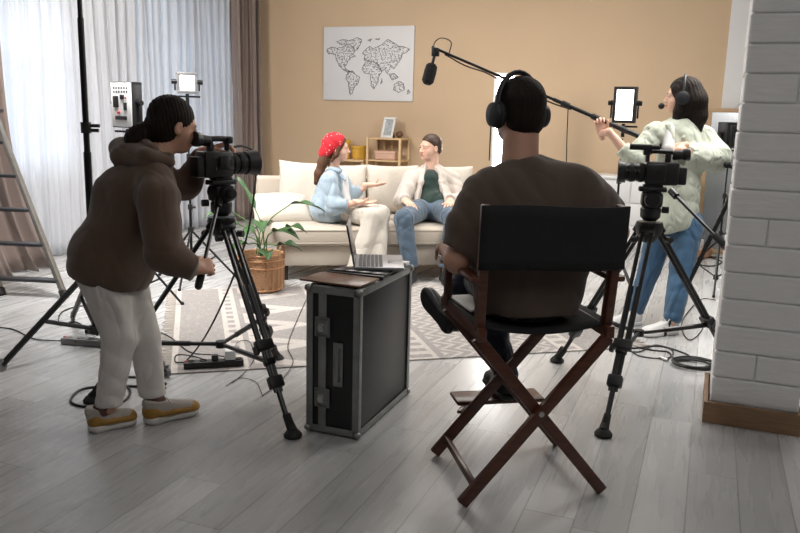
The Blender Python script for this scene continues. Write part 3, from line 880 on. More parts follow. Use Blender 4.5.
def inside(p, poly):
    c = False
    for i in range(len(poly)):
        (x1, y1), (x2, y2) = poly[i], poly[i-1]
        if (y1 > p[1]) != (y2 > p[1]) and p[0] < (x2-x1)*(p[1]-y1)/(y2-y1)+x1: c = not c
    return c
def mp_(p): return ((PXa + (PXb-PXa)*p[0]/100), YB-0.0285, PZb - (PZb-PZa)*p[1]/100)
m = MB(); rg = random.Random(11)
def line(a, b, wd):
    A, B = Vector(mp_(a)), Vector(mp_(b))
    if (B-A).length > 1e-4: m.bar(A, B, 0.002, wd, up=(B-A).cross(Vector((0, 1, 0))))
for poly in WL:
    # jittered, subdivided coast line and criss-cross borders inside
    pts = []
    for i in range(len(poly)):
        a, b = poly[i], poly[(i+1) % len(poly)]
        for k in range(3):
            t = k/3; pts.append((a[0]+(b[0]-a[0])*t+rg.uniform(-.5, .5), a[1]+(b[1]-a[1])*t+rg.uniform(-.6, .6)))
    for i in range(len(pts)): line(pts[i], pts[(i+1) % len(pts)], 0.006)
    xs = [p[0] for p in poly]; ys_ = [p[1] for p in poly]
    area_ = (max(xs)-min(xs))*(max(ys_)-min(ys_))
    nodes = []
    for _ in range(int(area_/2.2)):
        p = (rg.uniform(min(xs), max(xs)), rg.uniform(min(ys_), max(ys_)))
        if inside(p, poly): nodes.append(p)
    for i, p in enumerate(nodes):
        near = sorted((q for q in nodes if q != p), key=lambda q: (q[0]-p[0])**2+(q[1]-p[1])**2)[:2]
        for q in near: line(p, q, 0.0035)
m.build('map_drawing', mat('map_ink', (0.10, 0.10, 0.11), 0.7), ps, smooth=False)

# ============================================================ SHELF BEHIND THE SOFA
pine = mat('pine_wood', (0.62, 0.43, 0.23), 0.5, var=0.12, vscale=6, stretch=(6, 6, 1), bump=0.05)
def W_(x, y, z): return Vector((x, y, z))
SY0, SY1 = YB-0.33, YB-0.04
sx0, sx1 = -3.85, -3.43
sh = thing('shelf_unit', 'open pine shelf unit standing against the beige wall behind the sofa', 'shelf', ((sx0+sx1)/2, (SY0+SY1)/2, 0))
for x_ in (sx0, sx1):
    for y_ in (SY0, SY1):
        m = MB(); m.box((x_, y_, 0.535), (0.028, 0.028, 1.07), bev=0.003); m.build('post', pine, sh)
for z_ in (1.06, 0.80, 0.42, 0.12):
    m = MB(); m.box(((sx0+sx1)/2, (SY0+SY1)/2, z_), (sx1-sx0+0.02, SY1-SY0+0.02, 0.02), bev=0.003); m.build('shelf', pine, sh)
for k in range(3):
    m = MB(); m.box((sx0+0.10+0.10*k, SY1, 0.93), (0.025, 0.02, 0.24), bev=0.002); m.build('slat', pine, sh)
# low shelf board to the left, carrying the yellow pots
m = MB(); m.box((-4.20, SY0+0.14, 0.785), (0.60, 0.30, 0.025), bev=0.003)
for x_ in (-4.48, -3.92):
    for y_ in (SY0+0.02, SY1-0.02): m.box((x_, y_, 0.385), (0.028, 0.028, 0.77), bev=0.003)
m.box((-4.20, SY0+0.14, 0.3), (0.60, 0.30, 0.02), bev=0.003)
m.build('side_table', pine, label='low pine console joined left of the open shelf, under the yellow pots', cat='table')
yellow = mat('yellow_ceramic', (0.62, 0.36, 0.05), 0.35)
for (x_, y_, r, h, lb) in ((-4.22, SY0+0.12, 0.075, 0.23, 'yellow cylindrical pot with raised rim behind the woman’s face'), (-4.04, SY0+0.16, 0.085, 0.16, 'wider short yellow pot next to the shelf unit')):
    m = MB(); m.lathe([(r*0.85, 0), (r*0.95, 0.01), (r, h*0.8), (r*1.12, h*0.82), (r*1.12, h), (r*0.98, h), (r*0.9, h*0.3), (0.01, h*0.28)], (x_, y_, 0.7985), seg=28)
    m.build('plant_pot', yellow, label=lb, cat='pot', group='yellow pots')
fr = thing('picture_frame', 'small white picture frame leaning on top of the pine shelf', 'picture frame', (-3.64, SY0+0.10, 1.071))
T = Matrix.Translation((-3.64, SY0+0.08, 1.072)) @ Matrix.Rotation(math.radians(-22), 4, 'Z') @ Matrix.Rotation(math.radians(-14), 4, 'X')
m = MB(T); w2, h2, t2 = 0.19, 0.25, 0.028
m.box((0, 0, t2/2), (w2, 0.016, t2), bev=0.002); m.box((0, 0, h2-t2/2), (w2, 0.016, t2), bev=0.002)
for s_ in (-1, 1): m.box((s_*(w2-t2)/2, 0, h2/2), (t2, 0.0155, h2-0.002), bev=0.002)
m.build('frame', white_plastic, fr)
m = MB(T); m.box((0, 0.004, h2/2), (w2-0.03, 0.004, h2-0.03)); m.build('picture', mat('pale_print', (0.42, 0.45, 0.46), 0.4, var=0.3, vscale=25), fr, smooth=False)
m = MB(T); m.bar((0, 0.01, 0.18), (0.02, 0.11, 0.032), 0.03, 0.006, up=(1, 0, 0)); m.build('stand', black_plastic, fr)
m = MB(); m.ball((-3.505, SY0+0.16, 1.115), 0.045, squash=(1, 1, 0.95)); m.build('ornament', mat('brown_ornament', (0.12, 0.06, 0.03), 0.5), label='small dark brown round ornament beside the white picture frame', cat='ornament')
m = MB(); m.box((-3.63, SY0+0.10, 0.865), (0.26, 0.17, 0.105), bev=0.01); m.box((-3.63, SY0+0.10, 0.90), (0.268, 0.178, 0.03), bev=0.004)
m.build('storage_box', mat('blush_box', (0.60, 0.38, 0.28), 0.6), label='blush pink lidded box inside the pine shelf', cat='box')

# ============================================================ PLANT BASKET
BC = Vector((-3.10, 5.02, 0.008))
pl = thing('potted_plant', 'leafy green plant in a tall round wicker basket beside the sofa', 'plant', tuple(BC))
q = NT('wicker'); tc = q.n('ShaderNodeTexCoord'); sp = q.n('ShaderNodeSeparateXYZ'); q.l(tc.outputs['Object'], sp.inputs[0])
wv = q.math('SINE', q.math('MULTIPLY', sp.outputs[2], 520.0))
at_ = q.math('ARCTAN2', sp.outputs[1], sp.outputs[0]); wa = q.math('SINE', q.math('MULTIPLY', at_, 60.0))
hgt = q.math('MULTIPLY', wv, wa)
q.l(q.mix(q.math('MULTIPLY_ADD', hgt, 0.5, 0.5), (0.33, 0.16, 0.075), (0.66, 0.38, 0.20)), q.b.inputs['Base Color']); q.b.inputs['Roughness'].default_value = 0.6
bp = q.n('ShaderNodeBump'); bp.inputs['Strength'].default_value = 0.8; bp.inputs['Distance'].default_value = 0.005; q.l(hgt, bp.inputs['Height']); q.l(bp.outputs[0], q.b.inputs['Normal'])
m = MB(); m.lathe([(0.135, 0), (0.155, 0.01), (0.168, 0.08), (0.170, 0.26), (0.165, 0.28), (0.158, 0.28), (0.160, 0.1), (0.14, 0.03), (0.0, 0.03)], BC, seg=36)
bk = m.build('basket', q.m, pl)
wick = mat('wicker_cane', (0.50, 0.26, 0.13), 0.55)
m = MB()
for z_, r_ in ((0.02, 0.158), (0.19, 0.172), (0.245, 0.172), (0.283, 0.166)): m.tube([BC + Vector((r_*math.cos(a*math.pi/16), r_*math.sin(a*math.pi/16), z_)) for a in range(32)], 0.007, seg=6, closed=True)
for a in range(24):
    an = a*math.pi/12; m.tube([BC+Vector((0.172*math.cos(an), 0.172*math.sin(an), z_)) for z_ in (0.02, 0.14, 0.24)], 0.003, seg=5)
m.build('rim', wick, bk)
for an in (0.15, 3.3):
    c_ = BC + Vector((0.166*math.cos(an), 0.166*math.sin(an), 0.25)); t_ = Vector((-math.sin(an), math.cos(an), 0))
    m = MB(); m.tube([c_ + t_*(0.055*math.cos(b)) + Vector((0, 0, 0.11*math.sin(b))) for b in [math.pi*i/10 for i in range(11)]], 0.007, seg=6); m.build('handle', wick, bk)
m = MB(); m.lathe([(0.0, 0.0), (0.15, 0.0), (0.15, 0.012), (0.0, 0.02)], BC+Vector((0, 0, 0.215)), seg=24, cap=False); m.build('soil', mat('soil', (0.03, 0.02, 0.015), 0.95, bump=0.5), pl)
leaf_m = mat('leaf_green', (0.035, 0.095, 0.028), 0.42, var=0.35, vscale=9, bump=0.1, bscale=40)
stem_m = mat('stem_green', (0.10, 0.19, 0.05), 0.5)
def leaf(mb, base, d, up, L_, W__, droop):
    d = Vector(d).normalized(); up = Vector(up); s_ = d.cross(up).normalized(); up = s_.cross(d).normalized()
    def fn(u, v):
        t = v; wv_ = W__*math.sin(math.pi*min(t*0.97+0.03, 1))**0.8*(1-0.25*t); a = (u-0.5)*2
        return tuple(Vector(base) + d*(L_*t) + s_*(a*wv_/2) + up*(abs(a)*wv_*0.22 - droop*L_*t*t + 0.01*math.sin(9*t)*a))
    mb.grid(fn, 6, 12)
rg = random.Random(5)
tips = [(-0.16, -0.02, 0.50, 0.19, 0.10), (0.10, -0.05, 0.46, 0.20, 0.11), (0.02, -0.12, 0.53, 0.17, 0.09), (0.22, 0.0, 0.66, 0.22, 0.07), (-0.05, 0.03, 0.62, 0.26, 0.05), (-0.14, 0.08, 0.40, 0.18, 0.10),
        (0.13, -0.02, 0.35, 0.16, 0.10), (-0.08, -0.12, 0.37, 0.16, 0.09), (0.0, 0.14, 0.48, 0.18, 0.09), (0.20, -0.08, 0.50, 0.15, 0.08), (-0.20, -0.06, 0.60, 0.17, 0.09), (0.05, -0.15, 0.32, 0.14, 0.09), (-0.02, -0.06, 0.48, 0.17, 0.09)]
RT = Vector((_r0.x, _r0.y, 0)); FW = Vector((_f.x, _f.y, 0)).normalized()
for (a, b, z_, L_, W__) in tips:
    b0 = BC + Vector((rg.uniform(-.04, .04), rg.uniform(-.04, .04), 0.225)); tip = BC + RT*a + FW*b + Vector((0, 0, z_))
    mid = (b0*0.45+tip*0.55) + Vector((0, 0, 0.05)) - (RT*a+FW*b)*0.25
    m = MB(); m.tube(bez([b0, mid, tip], 5), 0.0045, seg=6); m.build('stem', stem_m, pl)
    hd = (RT*a+FW*b); hd = hd.normalized() if hd.length > 0.05 else Vector((rg.uniform(-1, 1), rg.uniform(-1, 1), 0)).normalized()
    upr = 1.6 if W__ < 0.06 else 0.25
    m = MB(); leaf(m, tip, hd + Vector((0, 0, upr)), (0, 0, 1) if upr < 1 else -hd, L_*1.1, W__*1.35, 0.45 if upr < 1 else 0.1)
    m.build('leaf', leaf_m, pl, solid=0.0015, auto=None)

# ============================================================ CABINETS AND MIRROR AT THE BACK RIGHT
dr = thing('dresser', 'low white chest of drawers against the back wall, behind the right video camera', 'dresser', (-0.75, 8.72, 0))
m = MB(); m.box((-0.75, 8.72, 0.37), (1.20, 0.42, 0.74), bev=0.004); m.box((-0.75, 8.71, 0.755), (1.24, 0.45, 0.03), bev=0.005); m.build('body', frame_white, dr)
for k in range(3):
    for s_ in (-1, 1):
        m = MB(); m.box((-0.75+s_*0.295, 8.505, 0.14+k*0.235), (0.575, 0.02, 0.222), bev=0.004); d_ = m.build('drawer', frame_white, dr)
        m = MB(); m.cyl((-0.75+s_*0.295, 8.495, 0.16+k*0.235), (-0.75+s_*0.295, 8.472, 0.16+k*0.235), 0.012); m.build('knob', steel, d_)
mr = thing('mirror', 'tall leaning mirror with thin light wood frame against the back wall', 'mirror', (0.45, 8.80, 0))
T = Matrix.Translation((0.45, 8.72, 0.004)) @ Matrix.Rotation(math.radians(-5), 4, 'X')
m = MB(T); w2, h2 = 1.04, 1.50
m.box((0, 0, 0.02), (w2, 0.03, 0.04), bev=0.003); m.box((0, 0, h2-0.02), (w2, 0.03, 0.04), bev=0.003)
for s_ in (-1, 1): m.box((s_*(w2/2-0.02), 0, h2/2), (0.04, 0.029, h2-0.002), bev=0.003)
m.build('frame', mat('mirror_frame_wood', (0.42, 0.28, 0.15), 0.5, var=0.1), mr)
m = MB(T); m.box((0, 0.004, h2/2), (w2-0.05, 0.006, h2-0.05)); m.build('glass', mat('mirror_glass', (0.42, 0.44, 0.46), 0.18, 1.0), mr, smooth=False)
pw = P(706, 236, 8.0); pw = Vector((-0.05, 8.45, 0))
m = MB(); m.lathe([(0.11, 0), (0.14, 0.01), (0.16, 0.09), (0.15, 0.09), (0.13, 0.02), (0, 0.02)], pw, seg=28)
m.build('wicker_tray', wick, label='small brown woven basket on the floor beside the mirror', cat='basket')
m = MB(); m.lathe([(0.06, 0), (0.065, 0.01), (0.065, 0.15), (0.055, 0.155), (0.05, 0.15), (0.05, 0.03), (0, 0.03)], pw+Vector((0, 0, 0.021)), seg=24)
m.build('pot', white_plastic, label='white cylindrical pot standing in the brown woven basket', cat='pot')
# wire hook hanging on the white brick wall
m = MB(); hk = Vector((0.22, YB-0.075, 1.72))
m.tube(bez([hk+Vector(p) for p in ((0, 0, 0.02), (0.05, 0, 0.10), (0.09, 0, 0.02), (0.04, 0, -0.10), (-0.04, 0, -0.22))], 6), 0.006, seg=6)
m.build('wire_hook', steel, label='thin metal wire hook hanging on the white brick wall above the mirror', cat='hook')
# ============================================================ TRIPODS AND VIDEO CAMERAS
def tripod(label, apex, feet, spread_z, loc):
    """heavy video tripod: bowl, twin-tube legs with clamps, rubber feet, mid-level spreader"""
    t = thing('tripod', label, 'tripod', loc, group='video tripods')
    ap = Vector(apex)
    m = MB(); m.lathe([(0.030, -0.10), (0.060, -0.06), (0.068, -0.02), (0.062, 0.0)], ap, seg=20); m.build('crown', black_metal, t)
    hubc = Vector((sum(f[0] for f in feet)/3, sum(f[1] for f in feet)/3, spread_z))
    hub = MB(); hub.cyl(hubc-Vector((0, 0, 0.015)), hubc+Vector((0, 0, 0.015)), 0.025); sp_ = hub.build('spreader', black_metal, t)
    for fpt in feet:
        ft = Vector(fpt); d = (ft-ap); L_ = d.length; d.normalize()
        out = Vector((d.x, d.y, 0)).normalized(); side = d.cross(out).normalized() if abs(d.cross(out).length) > 1e-4 else Vector((1, 0, 0))
        a0 = ap + out*0.045 - Vector((0, 0, 0.035)); d = (ft-a0); L_ = d.length; d.normalize(); nrm = side.cross(d)
        kz = 0.60
        m = MB()
        for s_ in (-1, 1): m.tube([a0+side*(0.022*s_), a0+side*(0.022*s_)+d*L_*kz], 0.010, seg=10)
        m.box(a0, (0.075, 0.04, 0.05), Matrix((side, nrm, -d)).transposed(), 0.006)
        lg = m.build('leg', black_metal, t)
        m = MB()
        for s_ in (-1, 1): m.tube([a0+side*(0.013*s_)+d*L_*0.3, a0+side*(0.013*s_)+d*L_*0.80], 0.009, seg=10)
        m.tube([a0+d*L_*0.60, a0+d*L_*0.97], 0.012, seg=10); m.build('lower_tube', black_metal, lg)
        m = MB(); R = Matrix((side, nrm, -d)).transposed()
        m.box(a0+d*L_*0.585, (0.082, 0.042, 0.05), R, 0.008); m.box(a0+d*L_*0.605+side*0.045, (0.02, 0.03, 0.04), R, 0.005)
        m.build('clamp', black_plastic, lg)
        m = MB(); m.box(a0+d*L_*0.755, (0.066, 0.040, 0.055), R, 0.008); m.build('clamp', black_plastic, lg)
        m = MB(); m.cyl(a0+side*0.04+d*0.06, a0+side*0.068+d*0.06, 0.016, 12); m.build('knob', black_plastic, lg)
        fz = Vector((ft.x, ft.y, 0.0))
        m = MB(); m.lathe([(0.038, 0.003), (0.040, 0.012), (0.030, 0.026), (0.018, 0.035)], fz, seg=18); m.tube([fz+Vector((0, 0, 0.025)), fz-d*0.10], [0.022, 0.016], seg=12)
        m.box(fz-d*0.085+out*0.018, (0.02, 0.03, 0.05), R, 0.006); m.build('rubber_foot', black_rubber, t)
        kp = a0+d*L_*((a0.z-spread_z-0.02)/(a0.z-ft.z)) 
        m = MB(); mid = hubc.lerp(kp, 0.5)
        m.tube([hubc, kp], 0.010, seg=8); m.tube([hubc.lerp(kp, 0.35), kp], 0.013, seg=8); m.box(kp, (0.05, 0.035, 0.03), R, 0.006); m.build('spreader_arm', black_metal, sp_)
    return t

def fluid_head(t, ap, aim, pan_a, pan_b, grip_m=black_rubber, red=None):
    """fluid head on the crown with its pan bar"""
    ap = Vector(ap); T = frame(ap, aim)
    m = MB(T)
    m.lathe([(0.030, -0.03), (0.048, -0.01), (0.050, 0.03), (0.042, 0.04)], (0, 0, 0), seg=20)
    m.box((0, 0, 0.075), (0.10, 0.085, 0.075), bev=0.015); m.lathe([(0.034, -0.065), (0.040, -0.055), (0.040, 0.055), (0.034, 0.065)], (0, 0, 0.078), (0, 1, 0), 20)
    m.box((0, 0, 0.125), (0.13, 0.065, 0.022), bev=0.005)
    h = m.build('fluid_head', black_plastic, t)
    m = MB(T); m.lathe([(0.022, 0), (0.024, 0.02), (0.018, 0.028)], (0.0, -0.07, 0.078), (0, -1, 0), 14); m.build('knob', black_rubber, h)
    m = MB(T); m.lathe([(0.016, 0), (0.016, 0.03)], (-0.05, 0.03, 0.03), (-1, 0.3, 0), 12)
    m.build('knob', black_rubber, h)
    if red:
        m = MB(T); m.box((0.0, -0.0445, 0.055), (0.035, 0.006, 0.022), bev=0.002); m.build('accent', red, h)
    a, b = Vector(pan_a), Vector(pan_b); d = (b-a).normalized(); L_ = (b-a).length
    m = MB(); m.tube([a, b-d*0.10], 0.0085, seg=10); m.cyl(a-d*0.01, a+d*0.04, 0.018, 12); pb = m.build('pan_bar', black_metal, t)
    m = MB(); m.tube([b-d*0.13, b-d*0.125, b-d*0.01, b], [0.012, 0.0165, 0.0165, 0.013], seg=14); m.build('grip', grip_m, pb)
    if red:
        m = MB(); m.cyl(b-d*0.035, b-d*0.022, 0.0168, 14); m.build('ring', red, pb)

def lens_glass():
    return mat('lens_glass', (0.02, 0.02, 0.03), 0.05, 0.0, coat=1.0)

def camcorder(label, base, aim, s=1.0, hood_len=0.09, evf_up=0.0, xs=1.0, evf_x=-0.085, mic=True):
    """shoulder-less video camera: x axis is the optical axis; body, lens barrel, hood, top handle, viewfinder, side screen, microphone"""
    base = Vector(base)
    c = thing('video_camera', label, 'video camera', tuple(base), group='video cameras')
    T = frame(base, aim) @ Matrix.Diagonal((s*xs, s, s, 1))
    zc = 0.075
    m = MB(T); m.box((-0.045, 0, zc), (0.20, 0.10, 0.125), bev=0.014); m.box((-0.01, 0.052, zc+0.005), (0.11, 0.02, 0.095), bev=0.008)
    m.box((0.0, 0, 0.006), (0.12, 0.06, 0.012), bev=0.003); m.build('body', black_plastic, c)
    m = MB(T); m.lathe([(0.045, 0), (0.050, 0.01), (0.050, 0.05), (0.046, 0.055), (0.046, 0.06), (0.052, 0.064), (0.052, 0.105), (0.048, 0.11), (0.048, 0.125)], (0.05, 0, zc), (1, 0, 0), 28)
    ln = m.build('lens', black_metal, c)
    m = MB(T); m.lathe([(0.050, 0), (0.056, 0.004), (0.064, hood_len), (0.060, hood_len), (0.050, 0.01), (0.0, 0.01)], (0.172, 0, zc), (1, 0, 0), 28, cap=False); m.build('lens_hood', black_plastic, ln)
    m = MB(T); m.lathe([(0.0, 0.004), (0.03, 0.003), (0.047, 0.0)], (0.18, 0, zc), (1, 0, 0), 24, cap=False); m.build('front_glass', lens_glass(), ln)
    m = MB(T)
    for x_ in (0.068, 0.125): m.lathe([(0.0535, 0), (0.0535, 0.022)], (x_, 0, zc), (1, 0, 0), 40)
    m.build('focus_ring', black_rubber, ln)
    m = MB(T); m.tube(bez([(0.045, 0, zc+0.06), (0.045, 0, 0.175), (0.02, 0, 0.193), (-0.10, 0, 0.193)], 6), 0.0135, seg=10, flat=1.2)
    m.box((-0.075, 0, 0.16), (0.035, 0.03, 0.05), bev=0.006); m.box((0.055, 0, 0.188), (0.04, 0.05, 0.035), bev=0.008); m.build('top_handle', black_plastic, c)
    m = MB(T); m.lathe([(0.020, 0), (0.026, 0.01), (0.026, 0.06), (0.031, 0.066), (0.036, 0.10), (0.034, 0.105), (0.012, 0.10)], (evf_x, -0.01, 0.19+evf_up), (-1, 0, 0.12), 22)
    ev = m.build('viewfinder', black_plastic, c)
    if mic:
      m = MB(T); m.tube([(-0.02, 0.035, 0.215), (0.16, 0.035, 0.215)], 0.0115, seg=12); m.tube([(0.03, 0.035, 0.215), (0.16, 0.035, 0.215)], 0.016, seg=12); m.box((0.04, 0.03, 0.20), (0.03, 0.02, 0.03), bev=0.004)
      m.build('microphone', black_rubber, c)
    m = MB(T); m.box((-0.165, 0, zc-0.01), (0.055, 0.075, 0.095), bev=0.008); m.build('battery', black_plastic, c)
    m = MB(T)
    for k in range(5): m.box((-0.09+0.022*k, -0.052, zc+0.03), (0.012, 0.006, 0.008), bev=0.002)
    for k in range(3): m.lathe([(0.008, 0), (0.007, 0.009)], (-0.08+0.03*k, -0.05, zc-0.02), (0, -1, 0), 12)
    m.lathe([(0.015, 0), (0.014, 0.008), (0.006, 0.009)], (0.025, -0.05, zc+0.0), (0, -1, 0), 16)
    m.build('controls', mat('dark_grey_plastic', (0.06, 0.06, 0.065), 0.4), c)
    m = MB(T); m.box((-0.01, -0.062, zc+0.01), (0.10, 0.012, 0.065), bev=0.004); m.build('side_screen', mat('screen_glossy', (0.02, 0.022, 0.025), 0.12, coat=0.5), c)
    return c, T

# left tripod and camera
A_L = Vector((-2.075, 3.02, 0.865))
FEET_L = [(-1.531, 2.718, 0), (-2.125, 3.595, 0), (-2.57, 2.674, 0)]
tl = tripod('black video tripod beside the woman in the brown hoodie', A_L, FEET_L, 0.26, (A_L.x, A_L.y, 0))
FWD = Vector((_f.x, _f.y, 0)).normalized(); RGT = Vector((_r0.x, _r0.y, 0)).normalized()
aimL = (RGT*0.68 + FWD*0.73)
fluid_head(tl, A_L+Vector((0, 0, 0.035)), aimL, P(219, 200, 3.52), P(198, 288, 3.22))
camL, TL_ = camcorder('black video camera with raised viewfinder held by the woman in the brown hoodie', A_L+Vector((0.0, 0.0, 0.172)), aimL, 0.95, 0.08, evf_up=-0.008, mic=False, xs=0.78)
# right tripod and camera
A_R = Vector((-0.25, 3.98, 0.865))
FEET_R = [(-0.322, 3.296, 0), (0.26, 4.38, 0), (-0.70, 4.256, 0)]
tr_ = tripod('black video tripod standing next to the white brick pillar', A_R, FEET_R, 0.30, (A_R.x, A_R.y, 0))
aimR = (RGT*-0.97 + FWD*0.22)
red_m = mat('red_accent', (0.35, 0.012, 0.012), 0.4)
fluid_head(tr_, A_R+Vector((0, 0, 0.035)), aimR, P(672, 192, 3.9), P(731, 252, 3.55), red=red_m)
camR, TR_ = camcorder('black video camera with a long ribbed lens pointing left beside the brick pillar', A_R+Vector((0.0, 0, 0.172)), aimR, 0.88, 0.045, xs=0.88, evf_up=-0.018, evf_x=-0.10)

# ============================================================ LIGHT STANDS AND LIGHTS
def light_stand(label, base, h, legs_r=0.38, r=0.011, hub=0.12, low=0.10, ang0=0.3, group='light stands', casters=False, feet=None, jz=None):
    t = thing('light_stand', label, 'light stand', tuple(base), group)
    b = Vector(base)
    m = MB(); m.tube([b+Vector((0, 0, low-0.03)), b+Vector((0, 0, h*0.45))], r, seg=12); m.tube([b+Vector((0, 0, h*0.45)), b+Vector((0, 0, h*0.74))], r*0.8, seg=12); m.tube([b+Vector((0, 0, h*0.74)), b+Vector((0, 0, h))], r*0.62, seg=12)
    m.build('pole', black_metal, t)
    jz = jz or (hub+0.32)
    for z_ in (h*0.45, h*0.74)[:(0 if casters else 2)]: m = MB(); m.cyl(b+Vector((0, 0, z_-0.03)), b+Vector((0, 0, z_+0.01)), r*1.7, 12); m.cyl(b+Vector((0, 0, z_-0.01)), b+Vector((r*4.2, 0, z_-0.01)), r*0.9, 10); m.build('collar', black_plastic, t)
    for z_ in (jz, low): m = MB(); m.cyl(b+Vector((0, 0, z_-0.02)), b+Vector((0, 0, z_+0.02)), r*2.1, 12); m.build('collar', black_plastic, t)
    for k in range(3):
        if feet: e = Vector(feet[k])
        else:
            a = ang0+k*2.094; e = b + Vector((legs_r*math.cos(a), legs_r*math.sin(a), 0.012))
        top = b + Vector((0, 0, jz))
        d = (e-top)
        m = MB(); m.tube([top, e+Vector((0, 0, 0.03 if casters else 0))], r*0.8, seg=8); lg = m.build('leg', black_metal, t)
        m = MB(); m.tube([b+Vector((0, 0, low)), top+d*0.55], r*0.6, seg=8); m.build('brace', black_metal, lg)
        m = MB()
        if casters:
            sd = Vector((-d.y, d.x, 0)).normalized()
            m.cyl(e+Vector((0, 0, 0.026))-sd*0.010, e+Vector((0, 0, 0.026))+sd*0.010, 0.025, 16)
            m.tube([e+Vector((0, 0, 0.03)), e+Vector((0, 0, 0.065))], 0.011, seg=8)
            m.build('caster', mat('grey_caster', (0.20, 0.20, 0.20), 0.4), lg)
        else:
            m.ball(e+Vector((0, 0, 0.004)), r*1.25, 10); m.build('rubber_foot', black_rubber, lg)
    return t

# tall black stand behind the woman in the hoodie, reaching out of the picture
sb = G(97, 344); 
tall = light_stand('very tall black light stand on casters behind the woman in the brown hoodie', (sb.x, sb.y, 0), 2.45, r=0.021, casters=True, low=0.09, jz=0.46,
    feet=[G(2, 371)+Vector((0, 0, 0.0)), G(167, 377)+Vector((0, 0, 0.0)), G(73, 321)+Vector((0, 0, 0.0))])

lamp_white = emit('led_white', (1.0, 0.97, 0.95), 9.0)
lamp_soft = emit('led_soft', (1.0, 0.98, 0.97), 5.0)
def led_panel(name, label, c, face, w_, h_, lit, doors=False, group='led light panels', frame_m=black_plastic, t_=0.05, power=0, up=(0, 0, 1)):
    """flat LED lamp at centre c whose lit side points along face"""
    f_ = Vector(face).normalized(); T = frame(c, Vector(up).cross(f_) , z=up)
    # local: x right, z up, lit side = local -y or +y whichever meets face
    yl = (T.to_3x3() @ Vector((0, 1, 0))); sg = 1 if yl.dot(f_) > 0 else -1
    t = thing(name, label, 'studio light', tuple(c), group)
    m = MB(T); b = 0.022
    m.box((0, -sg*t_*0.25, 0), (w_-2*b, t_*0.5, h_-2*b)); m.box((0, 0, h_/2-b/2), (w_, t_, b), bev=0.004); m.box((0, 0, -h_/2+b/2), (w_, t_, b), bev=0.004)
    for s_ in (-1, 1): m.box((s_*(w_/2-b/2), 0, 0), (b, t_-0.002, h_-0.004), bev=0.004)
    m.build('housing', frame_m, t)
    m = MB(T); m.box((0, sg*t_*0.2, 0), (w_-2*b, 0.01, h_-2*b)); m.build('diffuser', lit, t, smooth=False)
    if doors:
        for s_ in (-1, 1):
            m = MB(T); m.add([(s_*w_/2, sg*t_*0.5, -h_/2), (s_*(w_/2+0.06), sg*(t_*0.5+0.13), -h_/2-0.02), (s_*(w_/2+0.06), sg*(t_*0.5+0.13), h_/2+0.02), (s_*w_/2, sg*t_*0.5, h_/2)], [(0, 1, 2, 3)])
            m.build('barn_door', black_plastic, t, solid=0.004, smooth=False)
    m = MB(T)
    for s_ in (-1, 1): m.box((s_*(w_/2+0.014), 0, -h_*0.12), (0.012, 0.02, h_*0.5), bev=0.003); m.cyl((s_*(w_/2+0.0), 0, 0.05*h_), (s_*(w_/2+0.04), 0, 0.05*h_), 0.018, 12)
    m.box((0, 0, -h_*0.36-0.02-h_*0.16), (w_+0.04, 0.02, 0.014), bev=0.003); m.cyl((0, 0, -h_*0.52-0.10), (0, 0, -h_*0.52), 0.014, 12)
    m.build('yoke', black_metal, t)
    return t, T, sg

# small lit lamp in front of the far window
c1 = P(187, 83, 5.9)
led_panel('led_lamp', 'small square lit lamp on a stand in front of the far sheer curtain', c1, (0.35*RGT.x-FWD.x*0.9, 0.35*RGT.y-FWD.y*0.9, -0.12), 0.15, 0.155, emit('led_small', (1.0, 0.96, 0.93), 7.0), frame_m=mat('grey_plastic', (0.14, 0.14, 0.14), 0.4))
light_stand('slim black light stand carrying the small square lit lamp', (c1.x, c1.y, 0), c1.z-0.19, legs_r=0.36, r=0.011, jz=0.42, ang0=0.9)
# white panel lamp seen from its back at the left
c2 = P(127, 105, 5.2)
bk_, Tb, sgb = led_panel('led_lamp', 'white backed panel lamp seen from behind in front of the white wall, left', c2, (0.50*RGT.x+FWD.x*0.7, 0.50*RGT.y+FWD.y*0.7, 0.0), 0.235, 0.30, emit('led_back_side', (1.0, 0.97, 0.94), 2.5), t_=0.075)
m = MB(Tb); m.box((0, -sgb*0.042, 0), (0.215, 0.010, 0.285), bev=0.003); m.build('back_plate', white_plastic, bk_)
m = MB(Tb)
for k in range(6): m.box((-0.07+0.028*k, -sgb*0.048, 0.11), (0.014, 0.004, 0.012), bev=0.001)
for k in range(6): m.box((-0.07+0.028*k, -sgb*0.048, 0.085), (0.014, 0.004, 0.012), bev=0.001)
m.box((0.05, -sgb*0.050, 0.02), (0.05, 0.014, 0.075), bev=0.004); m.box((-0.02, -sgb*0.050, 0.05), (0.04, 0.012, 0.03), bev=0.003); m.box((-0.05, -sgb*0.050, -0.01), (0.03, 0.01, 0.05), bev=0.003)
m.box((0.0, -sgb*0.050, -0.085), (0.12, 0.010, 0.025), bev=0.003)
m.build('connectors', black_plastic, bk_)
m = MB(Tb); m.box((0.02, -sgb*0.052, -0.05), (0.02, 0.012, 0.015), bev=0.002); m.box((-0.06, -sgb*0.052, 0.045), (0.012, 0.008, 0.012), bev=0.002); m.build('button', mat('red_button', (0.5, 0.02, 0.03), 0.4), bk_)
light_stand('black light stand under the white backed panel lamp', (c2.x, c2.y, 0), c2.z-0.26, legs_r=0.34, jz=0.40, ang0=0.3)
# large bright upright panel behind the seated director's head
c3 = P(503, 124, 8.0)
led_panel('led_lamp', 'large bright upright light panel glowing behind the head of the person in the director chair', c3, -FWD*1.0+RGT*-0.05, 0.22, 1.02, emit('led_key', (1.0, 0.98, 0.97), 25.0), t_=0.06, frame_m=white_plastic)
light_stand('black light stand of the large glowing panel, hidden behind the seated director', (c3.x, c3.y, 0), c3.z-0.63, legs_r=0.28, jz=0.36)
